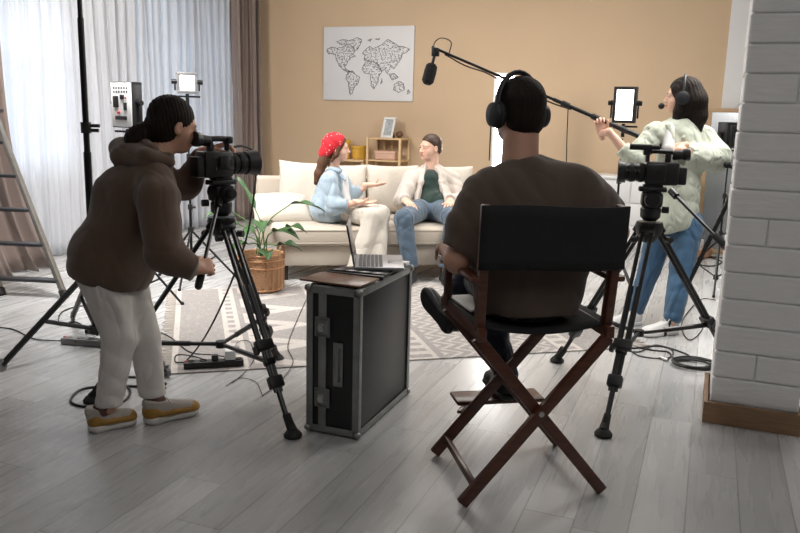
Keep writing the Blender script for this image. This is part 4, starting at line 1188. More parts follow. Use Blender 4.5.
# barn-door panel beside the boom operator
c4 = P(625, 105, 5.9)
led_panel('led_lamp', 'lit panel lamp with black barn doors next to the boom operator’s arm', c4, -FWD*0.9+RGT*-0.42+Vector((0, 0, -0.1)), 0.17, 0.27, lamp_soft, doors=False, t_=0.07)
lt = light_stand('black light stand of the barn door panel lamp, behind the director’s shoulder', (c4.x, c4.y, 0), c4.z-0.25, legs_r=0.36, jz=0.40, ang0=1.2)
# black lamp in front of the mirror, facing away
c5 = P(731, 135, 6.2)
t5, T5, s5 = led_panel('led_lamp', 'unlit black panel lamp in front of the leaning mirror', c5, FWD*0.8-RGT*0.55, 0.24, 0.20, mat('unlit_diffuser', (0.5, 0.5, 0.5), 0.5), t_=0.09)
m = MB(T5); m.box((0, -s5*0.05, 0.0), (0.20, 0.04, 0.16), bev=0.01)
for k in range(6): m.box((-0.08+0.032*k, -s5*0.072, 0.0), (0.008, 0.012, 0.13))
m.build('heat_sink', black_plastic, t5)
light_stand('slim stand of the unlit black lamp between mirror and pillar', (c5.x, c5.y, 0), c5.z-0.2, legs_r=0.38, jz=0.42, r=0.010, ang0=0.5)
# clamp on the tall stand
tp = Vector((sb.x, sb.y, 1.235)); 
m = MB(); m.cyl(tp-Vector((0, 0, 0.03)), tp+Vector((0, 0, 0.03)), 0.028, 14); m.cyl(tp+Vector((0, 0, 0.012)), tp+RGT*0.075+Vector((0, 0, 0.012)), 0.010, 10); m.cyl(tp-Vector((0, 0, 0.014)), tp+RGT*0.07-Vector((0, 0, 0.014)), 0.010, 10)
m.build('clamp', black_plastic, tall)

# another black tripod partly behind the pillar
ap3 = P(742, 172, 5.0)
t3 = thing('small_tripod', 'black tripod mostly hidden behind the white brick pillar', 'tripod', (ap3.x, ap3.y, 0))
m = MB(); m.cyl(ap3-Vector((0, 0, 0.06)), ap3+Vector((0, 0, 0.05)), 0.03, 14); m.tube([ap3-Vector((0, 0, 0.35)), ap3+Vector((0, 0, 0.1))], 0.012, seg=10); m.build('column', black_metal, t3)
for e in (G(664, 336), G(742, 322)+RGT*0.15, G(700, 275)+RGT*0.75):
    m = MB(); m.tube([ap3, e+Vector((0, 0, 0.01))], [0.017, 0.011], seg=10); l3 = m.build('leg', black_metal, t3)
    m = MB(); m.ball(e+Vector((0, 0, 0.014)), 0.018, 10); m.build('rubber_foot', black_rubber, l3)
m = MB(); m.tube([ap3+Vector((0, 0, 0.02)), ap3+RGT*-0.09+Vector((0, 0, 0.035))], 0.012, seg=8); m.ball(ap3+RGT*-0.10+Vector((0, 0, 0.045)), 0.024, 12); m.build('handle', black_rubber, t3)

# ============================================================ FLIGHT CASE, LAPTOP, CLAPPERBOARD
A0, A1, A2 = G(306, 431), G(357.5, 440.6), G(399.4, 392.4)
CU = (A1-A0).normalized(); CVv = Vector((-CU.y, CU.x, 0)); CW, CD, CH = 0.245, 0.61, 0.645
CT = frame(A0, CU)
fc = thing('flight_case', 'black equipment flight case with aluminium edges standing upright on the wooden floor', 'flight case', tuple(A0))
blk = mat('case_black_laminate', (0.014, 0.014, 0.015), 0.35, bump=0.1, bscale=400)
m = MB(CT); m.box((CW/2, CD/2, CH/2), (CW-0.012, CD-0.012, CH-0.024), bev=0.004); m.build('shell', blk, fc)
m = MB(CT); e = 0.030; t = 0.0035
def prof(m, a, b, n1, n2):
    """angle profile along an edge from a to b with flanges towards n1 and n2"""
    a, b, n1, n2 = map(Vector, (a, b, n1, n2))
    L_ = b-a; c = (a+b)/2
    for p_, q_ in ((n1, n2), (n2, n1)):
        sz = Vector([abs(x) for x in (L_ + p_*e + q_*t)])
        m.box(c + p_*e/2 + q_*t*0.5, tuple(sz), bev=0.0012)
for x_, nx in ((0, 1), (CW, -1)):
    for y_, ny in ((0, 1), (CD, -1)): prof(m, (x_, y_, 0.008), (x_, y_, CH), (nx, 0, 0), (0, ny, 0))
    for z_, nz_ in ((0.008, 1), (CH, -1)): prof(m, (x_, 0, z_), (x_, CD, z_), (nx, 0, 0), (0, 0, nz_))
for y_, ny in ((0, 1), (CD, -1)):
    for z_, nz_ in ((0.008, 1), (CH, -1)): prof(m, (0, y_, z_), (CW, y_, z_), (0, ny, 0), (0, 0, nz_))
m.build('edge_trim', alu, fc)
m = MB(CT); m.box((0.075, 0.002, CH/2), (0.036, 0.007, CH-0.05), bev=0.002); m.box((0.0, 0.002, CH/2), (0.004, 0.004, 0.004)); m.build('seam_trim', alu, fc)
for x_ in (0, CW):
    for y_ in (0, CD):
        for z_ in (0.012, CH):
            m = MB(CT); m.ball((x_+(0.006 if x_ == 0 else -0.006), y_+(0.006 if y_ == 0 else -0.006), z_+(0.006 if z_ < 0.1 else -0.010)), 0.0165, 14)
            m.build('ball_corner', alu, fc)
for z_ in (0.165, 0.475):
    m = MB(CT); m.box((0.078, -0.005, z_), (0.070, 0.007, 0.085), bev=0.003)
    m.tube([(0.050, -0.011, z_-0.035), (0.106, -0.011, z_-0.035), (0.106, -0.011, z_+0.035), (0.050, -0.011, z_+0.035)], 0.0035, seg=6, closed=True)
    lt_ = m.build('latch', alu, fc)
    m = MB(CT); m.box((0.078, -0.014, z_), (0.026, 0.012, 0.036), bev=0.003); m.lathe([(0.013, 0), (0.012, 0.008)], (0.078, -0.018, z_), (0, -1, 0), 14); m.build('turn_key', steel, lt_)
m = MB(CT); m.box((0.150, -0.003, 0.32), (0.045, 0.006, 0.19), bev=0.002); m.box((0.150, -0.016, 0.32), (0.020, 0.014, 0.15), bev=0.005)
for s_ in (-1, 1): m.box((0.150, -0.010, 0.32+s_*0.068), (0.022, 0.018, 0.012), bev=0.002)
m.build('handle', alu, fc)
# the top: brown board overhanging to the left, clapperboard, laptop
zt = CH+0.001
m = MB(CT @ Matrix.Translation((0.100, 0.135, zt+0.011)) @ Matrix.Rotation(math.radians(-4), 4, 'Z'))
m.box((0, -0.02, 0), (0.285, 0.185, 0.008), bev=0.002)
m.build('board', mat('brown_board', (0.16, 0.085, 0.05), 0.28, var=0.15), label='thin brown board lying on the front end of the flight case', cat='board')
cl = thing('clapperboard', 'black clapperboard with white striped stick lying between board and laptop on the case', 'clapperboard', tuple(CT @ Vector((0.12, 0.32, zt))))
T = CT @ Matrix.Translation((0.115, 0.315, zt+0.002)) @ Matrix.Rotation(math.radians(2), 4, 'Z')
m = MB(T); m.box((0, 0, 0.006), (0.25, 0.15, 0.010), bev=0.002); m.build('slate', black_plastic, cl)
m = MB(T); m.box((0, -0.082, 0.008), (0.265, 0.026, 0.014), bev=0.002); m.box((0, -0.052, 0.0155), (0.265, 0.024, 0.008), bev=0.002); ck = m.build('clap_stick', black_plastic, cl)
m = MB(T)
for k in range(4): m.prism([(-0.115+0.062*k, -0.063), (-0.085+0.062*k, -0.063), (-0.070+0.062*k, -0.041), (-0.100+0.062*k, -0.041)], 0.0195, 0.0205)
m.build('stripe', white_plastic, ck, smooth=False)
m = MB(T)
for k in range(4): m.box((0, -0.02+0.024*k, 0.0112), (0.23, 0.002, 0.0008))
m.build('ruled_line', white_plastic, cl, smooth=False)
lp = thing('laptop', 'open silver grey laptop seen from its side on the flight case', 'laptop', tuple(CT @ Vector((0.12, 0.5, zt))))
T = CT @ Matrix.Translation((0.125, 0.485, zt+0.018)) @ Matrix.Rotation(math.radians(23), 4, 'Z')
lg_m = mat('laptop_silver', (0.36, 0.36, 0.38), 0.35, 0.6)
m = MB(T); m.box((0.0, 0, 0.008), (0.225, 0.325, 0.014), bev=0.004); m.build('base', lg_m, lp)
m = MB(T)
for i in range(6):
    for j in range(14):
        m.box((-0.085+0.0185*i, -0.139+0.0214*j, 0.0163), (0.0150, 0.0178, 0.0025), bev=0.0008)
kb_ = m.build('keyboard', mat('key_dark', (0.07, 0.07, 0.08), 0.5), lp)
m = MB(T); m.box((0.073, 0, 0.0155), (0.065, 0.105, 0.001), bev=0.0003); m.build('touchpad', mat('touchpad_grey', (0.30, 0.30, 0.32), 0.3), lp)
T2 = T @ Matrix.Translation((-0.112, 0, 0.014)) @ Matrix.Rotation(math.radians(-11), 4, 'Y')
m = MB(T2); m.box((0, 0, 0.097), (0.007, 0.325, 0.193), bev=0.002); sc_ = m.build('lid', mat('laptop_lid_dark', (0.03, 0.03, 0.035), 0.35, 0.3), lp)
m = MB(T2); m.box((0.0042, 0, 0.10), (0.001, 0.305, 0.17)); m.build('screen', mat('laptop_screen', (0.02, 0.025, 0.05), 0.08, coat=0.6), sc_, smooth=False)
m = MB(CT @ Matrix.Translation((0.0, 0, 0))); m.box((0.20, 0.575, zt+0.012), (0.07, 0.05, 0.02), bev=0.004); m.build('white_charger', white_plastic, label='small white charger block at the far corner of the flight case', cat='charger')

# ============================================================ DIRECTOR CHAIR
NL, NR, FL, FR = G(456, 508), G(606, 492), G(431, 465), G(571, 461)
cc_ = (NL+NR+FL+FR)/4
DU = ((NR-NL)+(FR-FL)).normalized(); DV = Vector((-DU.y, DU.x, 0)); DCW = 0.555; DCD = 0.42
DO = (NL+NR)/2
DT = frame(DO, DU)   # x right, y towards the sofa, z up; origin between the rear feet
wood = mat('mahogany_wood', (0.085, 0.026, 0.013), 0.35, var=0.3, vscale=12, stretch=(1, 1, 6), coat=0.2)
canvas = mat('black_canvas', (0.008, 0.008, 0.009), 0.85, bump=0.3, bscale=300)
dc = thing('director_chair', 'tall folding director chair of dark red wood with black canvas back', 'chair', tuple(DO))
SZ = 0.63
hw = 0.28; hu = 0.245
for y_, o_ in ((0.0, 0.0), (DCD, 0.0)):
    for s_ in (-1, 1):
        m = MB(DT); yy = y_ + s_*0.014
        m.bar((s_*(hw-0.01), yy, 0.012), (-s_*(hu-0.01), yy, SZ-0.02), 0.024, 0.042, up=(1, 0, 0), bev=0.003); lg = m.build('leg', wood, dc)
    m = MB(DT); m.cyl((0.0, y_-0.032, 0.337), (0, y_+0.032, 0.337), 0.010, 12); m.build('pivot_bolt', steel, dc)
for s_ in (-1, 1):
    m = MB(DT); m.bar((s_*(hw-0.055), -0.0, 0.075), (s_*(hw-0.055), DCD, 0.075), 0.018, 0.028, bev=0.002); m.build('foot_rail', wood, dc)
    m = MB(DT); m.bar((s_*(hu-0.015), -0.04, SZ), (s_*(hu-0.015), DCD+0.06, SZ), 0.030, 0.045, bev=0.004); m.build('seat_rail', wood, dc)
    m = MB(DT); m.bar((s_*(hu-0.015), 0.005, SZ+0.0), (s_*(hu-0.008), -0.035, SZ+0.440), 0.030, 0.042, up=(0, 1, 0), bev=0.004); m.build('back_post', wood, dc)
    m = MB(DT); m.bar((s_*(hu-0.005), DCD-0.02, SZ+0.0), (s_*(hu+0.0), DCD-0.02, SZ+0.175), 0.026, 0.038, up=(0, 1, 0), bev=0.004); m.build('arm_post', wood, dc)
    m = MB(DT); m.box((s_*(hu+0.005), DCD/2+0.0, SZ+0.186), (0.05, DCD+0.06, 0.022), bev=0.008); m.build('armrest', wood, dc)
# canvas seat sagging between the rails and canvas back
def seatfn(u, v):
    x = (u-0.5)*2*(hu+0.0); return (x, 0.0+v*(DCD+0.02), SZ+0.026-0.035*(1-(abs(2*u-1))**2))
m = MB(DT); m.grid(seatfn, 14, 6); m.build('seat', canvas, dc, solid=0.006, auto=None)
def backfn(u, v):
    x = (u-0.5)*2*(hu+0.012); b = 0.05*(1-(2*u-1)**2); zz = SZ+0.225+0.215*v
    return (x, -0.030-0.05*(zz-SZ-0.25)-b*0.55-0.012, zz+0.004*math.sin(6*u))
m = MB(DT); m.grid(backfn, 20, 6); m.build('backrest', canvas, dc, solid=0.008, auto=None)
m = MB(DT)
m.box((0.03, DCD+0.13, 0.185), (0.38, 0.13, 0.018), bev=0.005)
for s_ in (-1, 1): m.bar((s_*0.17, DCD, 0.176), (0.03+s_*0.13, DCD+0.12, 0.172), 0.02, 0.014, bev=0.003)
m.build('footrest', wood, dc)
T = DT @ Matrix.Translation((-hu+0.065, DCD*0.70, SZ+0.028)) @ Matrix.Rotation(0.10, 4, 'Z')
pp = MB(T)
for k in range(6): pp.box((rnd.uniform(-.002, .002), rnd.uniform(-.002, .002), 0.0008+0.0012*k), (0.09, 0.24, 0.001))
pp.build('script_papers', mat('paper_white', (0.8, 0.8, 0.8), 0.7), smooth=False, label='white sheets of paper tucked at the left side of the director chair seat', cat='papers')

# ============================================================ CABLES, POWER STRIPS
def cable(label, pts, r=0.004, m_=cable_mat, group='cables on the floor', name='cable', close=False):
    m = MB(); m.tube(bez(pts, 8), r, seg=7)
    return m.build(name, m_, label=label, cat='cable', group=group, auto=None)
def F_(x, y, z=0.006): return G(x, y, z)
def power_strip(label, c, d, n, body, sock, L_=0.30, w_=0.055, h_=0.035):
    c = Vector(c); t = thing('power_strip', label, 'power strip', tuple(c), 'power strips')
    T = frame(c, d); m = MB(T); m.box((0, 0, h_/2), (L_, w_, h_), bev=0.006); m.build('body', body, t)
    for k in range(n):
        x = -L_/2+L_*(k+0.6)/n
        m = MB(T); m.lathe([(0.019, 0), (0.019, 0.004), (0.015, 0.004), (0.015, 0.001), (0.0, 0.001)], (x, 0, h_-0.0005), seg=18, cap=False); m.build('socket', sock, t)
    m = MB(T); m.box((-L_/2+0.012, 0, h_+0.002), (0.012, 0.02, 0.006), bev=0.001); m.build('switch', mat('red_switch', (0.45, 0.03, 0.02), 0.4), t)
    return T
pc = G(85, 345); d_ = G(104, 346)-G(66, 343)
grey_p = mat('strip_grey', (0.23, 0.22, 0.22), 0.45); dgrey = mat('socket_grey', (0.30, 0.29, 0.29), 0.45)
T = power_strip('grey power strip on the floor behind the legs of the woman in the hoodie', (pc.x, pc.y, 0), d_, 4, grey_p, dgrey, 0.27, 0.06, 0.04)
pc2 = G(214, 368); d2 = G(240, 366)-G(188, 369)
T2 = power_strip('black power strip with a white plug on the corner of the rug', (pc2.x, pc2.y, 0.009), d2, 5, black_plastic, black_rubber, 0.31, 0.055, 0.035)
m = MB(T2); m.box((0.085, 0, 0.062), (0.055, 0.05, 0.05), bev=0.006); m.build('plug', white_plastic, label='white plug standing in the black power strip', cat='plug')
m = MB(T2); m.box((0.005, 0, 0.052), (0.035, 0.035, 0.028), bev=0.006); m.build('plug', black_plastic, label='black plug in the middle of the black power strip', cat='plug')
ad = G(97, 333)
m = MB(frame((ad.x, ad.y, 0.0), RGT)); m.box((0, 0, 0.02), (0.13, 0.06, 0.038), bev=0.008); m.build('power_adapter', black_plastic, label='black power adapter among the cables at the foot of the tall stand', cat='power adapter')
cable('thin black cable looping up around the black adapter at the left', [F_(98, 336, 0.02), F_(76, 322), F_(60, 325), F_(62, 312), F_(84, 306), F_(96, 318), F_(99, 332, 0.02)])
cable('thin black cable from the left edge to the grey power strip', [F_(-20, 326), F_(12, 329), F_(35, 339), F_(70, 341, 0.02), F_(76, 342, 0.04)])
cable('black cable in a loose loop behind the ankles of the woman in the hoodie', [F_(122, 338), F_(118, 352), F_(138, 360), F_(150, 352), F_(130, 340), F_(112, 344), F_(100, 352)])
cable('black cable coiled round the left tripod foot and the sneakers', [F_(166, 388), F_(128, 386), F_(104, 386), F_(80, 390), F_(71, 402), F_(92, 407), F_(122, 402), F_(130, 390), F_(118, 378), F_(150, 378), F_(166, 384)], 0.006)
cable('black cable arching over the rug to the black power strip', [F_(150, 328, 0.012), F_(170, 337, 0.012), F_(190, 352, 0.012), F_(214, 355, 0.012), F_(226, 357, 0.05)])
cable('black cable loop left of the black power strip', [F_(190, 362, 0.03), F_(176, 362, 0.012), F_(177, 355, 0.012), F_(192, 356, 0.012), F_(206, 360, 0.05)])
cable('thin grey wire curling over the rug edge beside the left tripod', [F_(233, 355, 0.06), F_(238, 342, 0.02), F_(250, 342, 0.012), F_(254, 358, 0.012), F_(245, 372, 0.004), F_(232, 383, 0.004)], 0.0022)
cable('thin grey wire crossing the rug beside the flight case', [F_(306, 300, 0.012), F_(298, 318, 0.012), F_(288, 345, 0.012), F_(293, 362, 0.012), F_(280, 382, 0.004), F_(262, 396, 0.004)], 0.0025)
cable('thin wire curving on the planks in front of the rug', [F_(226, 386, 0.004), F_(240, 378, 0.004), F_(256, 382, 0.004), F_(262, 394, 0.004)], 0.002)
# hanging camera cable on the left camera
m = MB(); m.tube(bez([P(247, 150, 3.78), P(256, 160, 3.75), P(254, 195, 3.70), P(246, 240, 3.66), P(228, 290, 3.6), P(206, 335, 3.75), G(185, 362, 0.015), G(162, 377, 0.012)], 8), 0.0045, seg=7)
m.build('cable', cable_mat, label='black cable hanging from the left video camera down to the rug', cat='cable', group='cables on the floor', auto=None)
m = MB(); m.tube(bez([P(226, 150, 3.66), P(240, 146, 3.72), P(252, 150, 3.78), P(255, 160, 3.78)], 6), 0.006, seg=7); m.build('cable_loop', cable_mat, camL)
# coils at the right
def coil(label, c, R_, n, seed, sx=1.3, r=0.006):
    rg = random.Random(seed); pts = []
    for i in range(n*10):
        a = 2*math.pi*i/10; k = R_*(1+rg.uniform(-.14, .14)); o = 0.012*math.sin(a*0.7)
        pts.append(Vector((c.x, c.y, 0.008+0.0045*(i//10)+0.003*rg.random())) + RGT*(k*sx*math.cos(a)+o) + FWD*(k*math.sin(a)+o))
    m = MB(); m.tube(bez(pts, 3), r, seg=7)
    return m
m = coil('', G(694, 366), 0.085, 4, 2); m.tube(bez([F_(712, 362), F_(728, 365), F_(740, 366)], 6), 0.006, seg=7)
m.build('cable', cable_mat, label='thick black cable coiled on the floor left of the brick pillar', cat='cable', group='cables on the floor', auto=None)
cable('black cable with metal connector running from the rug edge to the coil', [F_(604, 330), F_(612, 338), F_(630, 345), F_(652, 350), F_(668, 352), F_(676, 360), F_(690, 356), F_(660, 346), F_(630, 348), F_(606, 340)], 0.005)
cable('black cable winding behind the coil past the white sneakers', [F_(610, 343), F_(636, 352), F_(655, 345), F_(672, 350), F_(668, 358), F_(640, 356), F_(624, 346), F_(606, 346)], 0.004)
m = MB(); a = F_(660, 357, 0.012); b = F_(668, 360, 0.012); m.cyl(a, b, 0.009, 12); m.build('cable_connector', steel, label='silver cable connector on the floor left of the cable coil', cat='connector')
cable('tangled black cable on the floor far behind the pillar', [F_(693, 262), F_(700, 256), F_(712, 258), F_(722, 262), F_(712, 266), F_(700, 264), F_(706, 257), F_(724, 258)], 0.006)
m = MB(); m.tube(bez([P(700, 180, 5.8), P(692, 240, 5.4), G(690, 290, 0.05), G(704, 322, 0.006), G(690, 340, 0.006), G(682, 322, 0.006), G(700, 300, 0.006), G(716, 300, 0.006)], 8), 0.0035, seg=6)
m.build('cable', cable_mat, label='thin black cable dropping behind the boom operator to the floor', cat='cable', group='cables on the floor', auto=None)
# ============================================================ PEOPLE
def fabric(name, col, **kw):
    kw.setdefault('bump', 0.3); kw.setdefault('bscale', 220); kw.setdefault('var', 0.08); kw.setdefault('vscale', 8); kw.setdefault('rough', 0.9); kw.setdefault('sheen', 0.2); kw.setdefault('fold', 0.55)
    return mat(name, col, **kw)

def sneaker(parent, heel, toe, w_, h_, top_m, sole_m, accent_m=None, up=(0, 0, 1), name='shoe', lace=True, hh=0.105):
    """low shoe from heel point to toe point (both on the sole's underside)"""
    heel, toe = Vector(heel), Vector(toe); d = toe-heel; L_ = d.length; d.normalize()
    u = Vector(up); u = (u-d*u.dot(d)).normalized(); s_ = d.cross(u); R = Matrix((s_, d, u)).transposed()
    Q = lambda x, y, z: heel + s_*x + d*(y*L_) + u*z
    f = Field(0.005)
    f.ell(Q(0, 0.17, 0.045), (w_*0.40, L_*0.18, 0.048), R, 0.02); f.ell(Q(0, 0.45, 0.040), (w_*0.43, L_*0.30, 0.045), R, 0.03); f.ell(Q(0, 0.78, 0.034), (w_*0.50, L_*0.22, 0.036), R, 0.03)
    f.cap(Q(0, 0.14, 0.05), Q(0, 0.10, hh-0.015), 0.034, 0.037, 0.02); f.cap(Q(0, 0.42, 0.055), Q(0, 0.25, hh-0.015), 0.028, 0.030, 0.03)
    f.cut(Q(0, 0, 0.012), -u); f.cut(Q(0, 0.1, hh), u + d*0.2)
    sh = org(name, [f], top_m, parent)
    g = Field(0.005)
    g.ell(Q(0, 0.14, 0.018), (w_*(0.50 if accent_m else 0.46), L_*0.18, 0.032), R, 0.03); g.ell(Q(0, 0.45, 0.014), (w_*0.44, L_*0.3, 0.022), R, 0.03); g.ell(Q(0, 0.78, 0.016), (w_*0.55, L_*0.235, 0.022), R, 0.03)
    g.cut(Q(0, 0, 0.001), -u); g.cut(Q(0, 0, 0.034 if accent_m else 0.028), u)
    org('sole', [g], sole_m, sh)
    if accent_m:
        a = Field(0.005)
        a.ell(Q(0, 0.12, 0.054), (w_*0.47, L_*0.175, 0.046), R, 0.01); a.ell(Q(0, 0.84, 0.036), (w_*0.52, L_*0.18, 0.030), R, 0.01)
        for q_ in (1, -1): a.cap(Q(q_*w_*0.36, 0.25, 0.045), Q(q_*w_*0.40, 0.70, 0.040), 0.014, 0.012, 0.02); a.cap(Q(q_*w_*0.34, 0.45, 0.05), Q(q_*w_*0.24, 0.50, 0.072), 0.010, 0.008, 0.01)
        a.sub_ell(Q(0, 0.16, 0.105), (0.036, 0.045, 0.03), R, 0.01)
        a.cut(Q(0, 0, 0.028), -u)
        org('accent', [a], accent_m, sh)
    if lace:
        m = MB()
        for k in range(4):
            y = 0.38+0.085*k; zz = 0.093-0.013*k
            m.tube([Q(-0.024, y, zz-0.008), Q(0, y+0.02, zz), Q(0.024, y, zz-0.008)], 0.0035, seg=6)
        m.tube(bez([Q(0, 0.36, 0.094), Q(0.03, 0.34, 0.112), Q(0.035, 0.42, 0.085)], 4), 0.003, seg=5); m.tube(bez([Q(0, 0.36, 0.094), Q(-0.03, 0.34, 0.112), Q(-0.035, 0.42, 0.085)], 4), 0.003, seg=5)
        m.build('laces', sole_m if accent_m else top_m, sh)
    return sh

def body_under(pts_list, h=0.012):
    """slim continuous body inside the clothes: list of (points, radii)"""
    f = Field(h)
    for p, r_ in pts_list: f.chain(p, [0.78*x for x in r_], 0.03)
    return f

def person(label, base, group=None):
    return thing('person', label, 'person', base)

# ------------------------------------------------------------ woman in the brown hoodie at the left camera
op = person('woman with dark ponytail in brown hoodie and white trousers bending to the left camera', tuple(G(120, 425)))
hood_m = fabric('brown_hoodie_fleece', (0.100, 0.060, 0.040), bump=0.2, fold=0.3, fscale=3.0)
tro_m = fabric('white_trouser_cotton', (0.62, 0.585, 0.55), bump=0.15)
pelv, chest, neck = P(110, 262, 3.36), P(141, 195, 3.38), P(160, 150, 3.40)
hc = P(174, 126, 3.42)
shR, elR, wrR = P(158, 183, 3.22), P(167, 250, 3.16), P(193, 270, 3.21)
shL, elL, wrL = P(163, 178, 3.58), P(184, 188, 3.62), P(206, 152, 3.56)
hipA, kneeA, ankA = P(106, 275, 3.30), P(120, 340, 3.34), P(109, 408, 3.29)
hipB, kneeB, ankB = P(124, 275, 3.46), P(147, 338, 3.44), P(157, 403, 3.42)
fwd_h = (RGT*0.80 + FWD*0.58 + Vector((0, 0, -0.22)))
b = body_under([([pelv, chest, neck, hc], [0.13, 0.12, 0.055, 0.05]), ([shR, elR, wrR], [0.045, 0.038, 0.026]), ([chest, shR], [0.08, 0.05]), ([shL, elL, wrL], [0.045, 0.038, 0.024]), ([chest, shL], [0.08, 0.05]),
                ([pelv, hipA, kneeA, ankA], [0.12, 0.075, 0.050, 0.036]), ([pelv, hipB, kneeB, ankB], [0.12, 0.075, 0.050, 0.036])])
hf = Field(0.004); Lh, Rh = head(hf, hc, fwd_h, (0, 0, 1), 1.0)
hf.cap(Lh(0, -0.015, -0.05), neck - Vector((0, 0, 0.03)), 0.047, 0.052, 0.02)
hr = Field(0.003)
grip = P(202, 273, 3.23)
gd = (P(198, 288, 3.22)-P(208, 250, 3.33)).normalized()
hand(hr, P(194, 268, 3.20), (RGT*0.75+FWD*0.62+Vector((0, 0, 0.02))), (RGT*0.3-FWD*0.8+Vector((0, 0, 0.55))), right=True, s=0.92, curls=[(0.9, 1.3, 0.8)]*4, thumb_curl=0.5, spread=0.02)
hl_ = Field(0.003)
hand(hl_, P(207, 150, 3.57), (RGT*0.85+FWD*0.35+Vector((0, 0, 0.30))), Vector((0, 0, 1))-RGT*0.3, right=False, s=0.92, curls=[(0.5, 0.7, 0.5)]*4, thumb_curl=0.3)
hr.cap(wrR, P(194, 268, 3.20), 0.027, 0.024, 0.01); hl_.cap(wrL, P(207, 150, 3.57), 0.026, 0.024, 0.01)
socks = mat('brown_sock', (0.13, 0.065, 0.05), 0.9)
org('body', [b, hf, hr, hl_], skin, op)
face_parts(Lh, Rh, 1.0, op, hair_dark)
# hair: cap plus low ponytail
f = Field(0.004); s_ = 1.0
f.ell(Lh(0, -0.022, 0.038), (0.084*s_, 0.102*s_, 0.092*s_), Rh, 0.01); f.ell(Lh(0, -0.05, -0.02), (0.078*s_, 0.075*s_, 0.075*s_), Rh, 0.02)
f.sub_ell(Lh(0, 0.085, -0.03), (0.068, 0.075, 0.085), Rh, 0.015)
for sx in (-1, 1): f.sub_ell(Lh(0.085*sx, 0.02, -0.04), (0.03, 0.032, 0.045), Rh, 0.012)
f.ell(Lh(0, -0.115, -0.04), (0.030, 0.030, 0.030), Rh, 0.015)
f.chain(bez([Lh(0, -0.11, -0.04), Lh(0.0, -0.15, -0.085), Lh(0, -0.165, -0.13), Lh(0, -0.175, -0.18)], 4), [0.022+0.017*math.sin(math.pi*min(1, k/9+0.1)) for k in range(13)], 0.01)
hm = f; hm.disp = folds(0.0022, 190, 2, (1, 1, 0.1))
org('hair', [hm], hair_dark, op)
m = MB(); m.lathe([(0.017, -0.008), (0.024, -0.006), (0.024, 0.006), (0.017, 0.008)], Lh(0, -0.125, -0.055), (Lh(0, -0.165, -0.13)-Lh(0, -0.11, -0.04)), 16); m.build('hair_tie', black_rubber, op)
# hoodie
f = Field(0.007)
f.ell(P(114, 252, 3.40), (0.165, 0.17, 0.14), None, 0.06)
f.cap(P(112, 265, 3.36), P(140, 198, 3.39), 0.172, 0.150, 0.06)
f.cap(P(94, 258, 3.36), P(122, 195, 3.38), 0.070, 0.080, 0.06)
f.cap(P(138, 195, 3.38), P(150, 163, 3.40), 0.16, 0.085, 0.08)
f.chain([P(150, 178, 3.27), P(158, 200, 3.20), P(165, 252, 3.15), P(191, 269, 3.20)], [0.085, 0.088, 0.078, 0.044], 0.04)
f.cap(P(176, 262, 3.17), P(190, 268, 3.195), 0.060, 0.046, 0.03)
f.chain([P(155, 175, 3.52), P(168, 187, 3.58), P(186, 186, 3.62), P(203, 156, 3.565)], [0.085, 0.072, 0.062, 0.046], 0.04)
f.cut(P(192.5, 269.5, 3.20), (P(192, 269, 3.20)-P(176, 262, 3.17)), 0.09); f.cut(P(204, 153, 3.56), (P(204, 153, 3.56)-P(186, 186, 3.62)), 0.09)
f.cut(P(110, 280, 3.36), Vector((0, 0, -1))-RGT*0.25)
f.disp = folds(0.006, 24, 4, (0.5, 0.3, 0.9))
hd = org('hoodie', [f], hood_m, op)
f = Field(0.006)   # hood lying on the shoulders
f.chain([P(168, 160, 3.28), P(148, 160, 3.24), P(126, 158, 3.33), P(124, 150, 3.46), P(146, 146, 3.54), P(167, 156, 3.50)], [0.030, 0.045, 0.058, 0.058, 0.045, 0.03], 0.05)
f.chain([P(150, 152, 3.30), P(134, 142, 3.38), P(148, 140, 3.46)], [0.036, 0.040, 0.032], 0.04)
f.disp = folds(0.005, 40, 9, (0.2, 0.2, 1)); org('hood', [f], hood_m, hd)
f = Field(0.006)   # ribbed hem and cuffs
cfd = (P(192, 269, 3.20)-P(176, 262, 3.17)).normalized(); c0 = P(189.5, 268.5, 3.195)
f.cap(c0-cfd*0.015, c0+cfd*0.02, 0.040, 0.036, 0.004); f.cut(c0+cfd*0.022, cfd); org('cuff', [f], hood_m, hd)
# trousers
f = Field(0.007)
f.ell(P(108, 270, 3.36), (0.135, 0.14, 0.11), None, 0.06)
f.chain([P(107, 285, 3.32), P(119, 340, 3.32), P(109, 402, 3.29)], [0.100, 0.068, 0.054], 0.04)
f.chain([P(124, 285, 3.44), P(145, 338, 3.44), P(153, 399, 3.42)], [0.100, 0.066, 0.054], 0.03)
f.cut(ankA+Vector((0, 0, 0.028)), (0, 0, -1)) if False else None
f.cut(P(120, 399, 3.36), Vector((0, 0, -1)))
f.disp = folds(0.0025, 34, 7, (0.3, 0.2, 1)); org('trousers', [f], tro_m, op)
f = Field(0.005)
sk1, sk2 = P(107, 400, 3.29), P(155, 396, 3.42)
for a_, g_ in ((sk1, (105, 425)), (sk2, (160, 416))):
    pass
H1, T1 = G(90, 432), G(136, 422)
H2, T2_ = G(146, 424), G(198, 412)
an1 = H1+(T1-H1)*0.22+Vector((0, 0, 0.07)); an2 = H2+(T2_-H2)*0.20+Vector((0, 0, 0.07))
f.cap(an1, sk1, 0.038, 0.041, 0.01); org('sock', [f], socks, op)
f = Field(0.005); f.cap(an2, sk2, 0.038, 0.041, 0.01); org('sock', [f], socks, op)
sw = mat('sneaker_white', (0.62, 0.60, 0.57), 0.6); mu = mat('sneaker_mustard', (0.36, 0.19, 0.035), 0.7); tp_ = mat('sneaker_taupe', (0.40, 0.36, 0.32), 0.7)
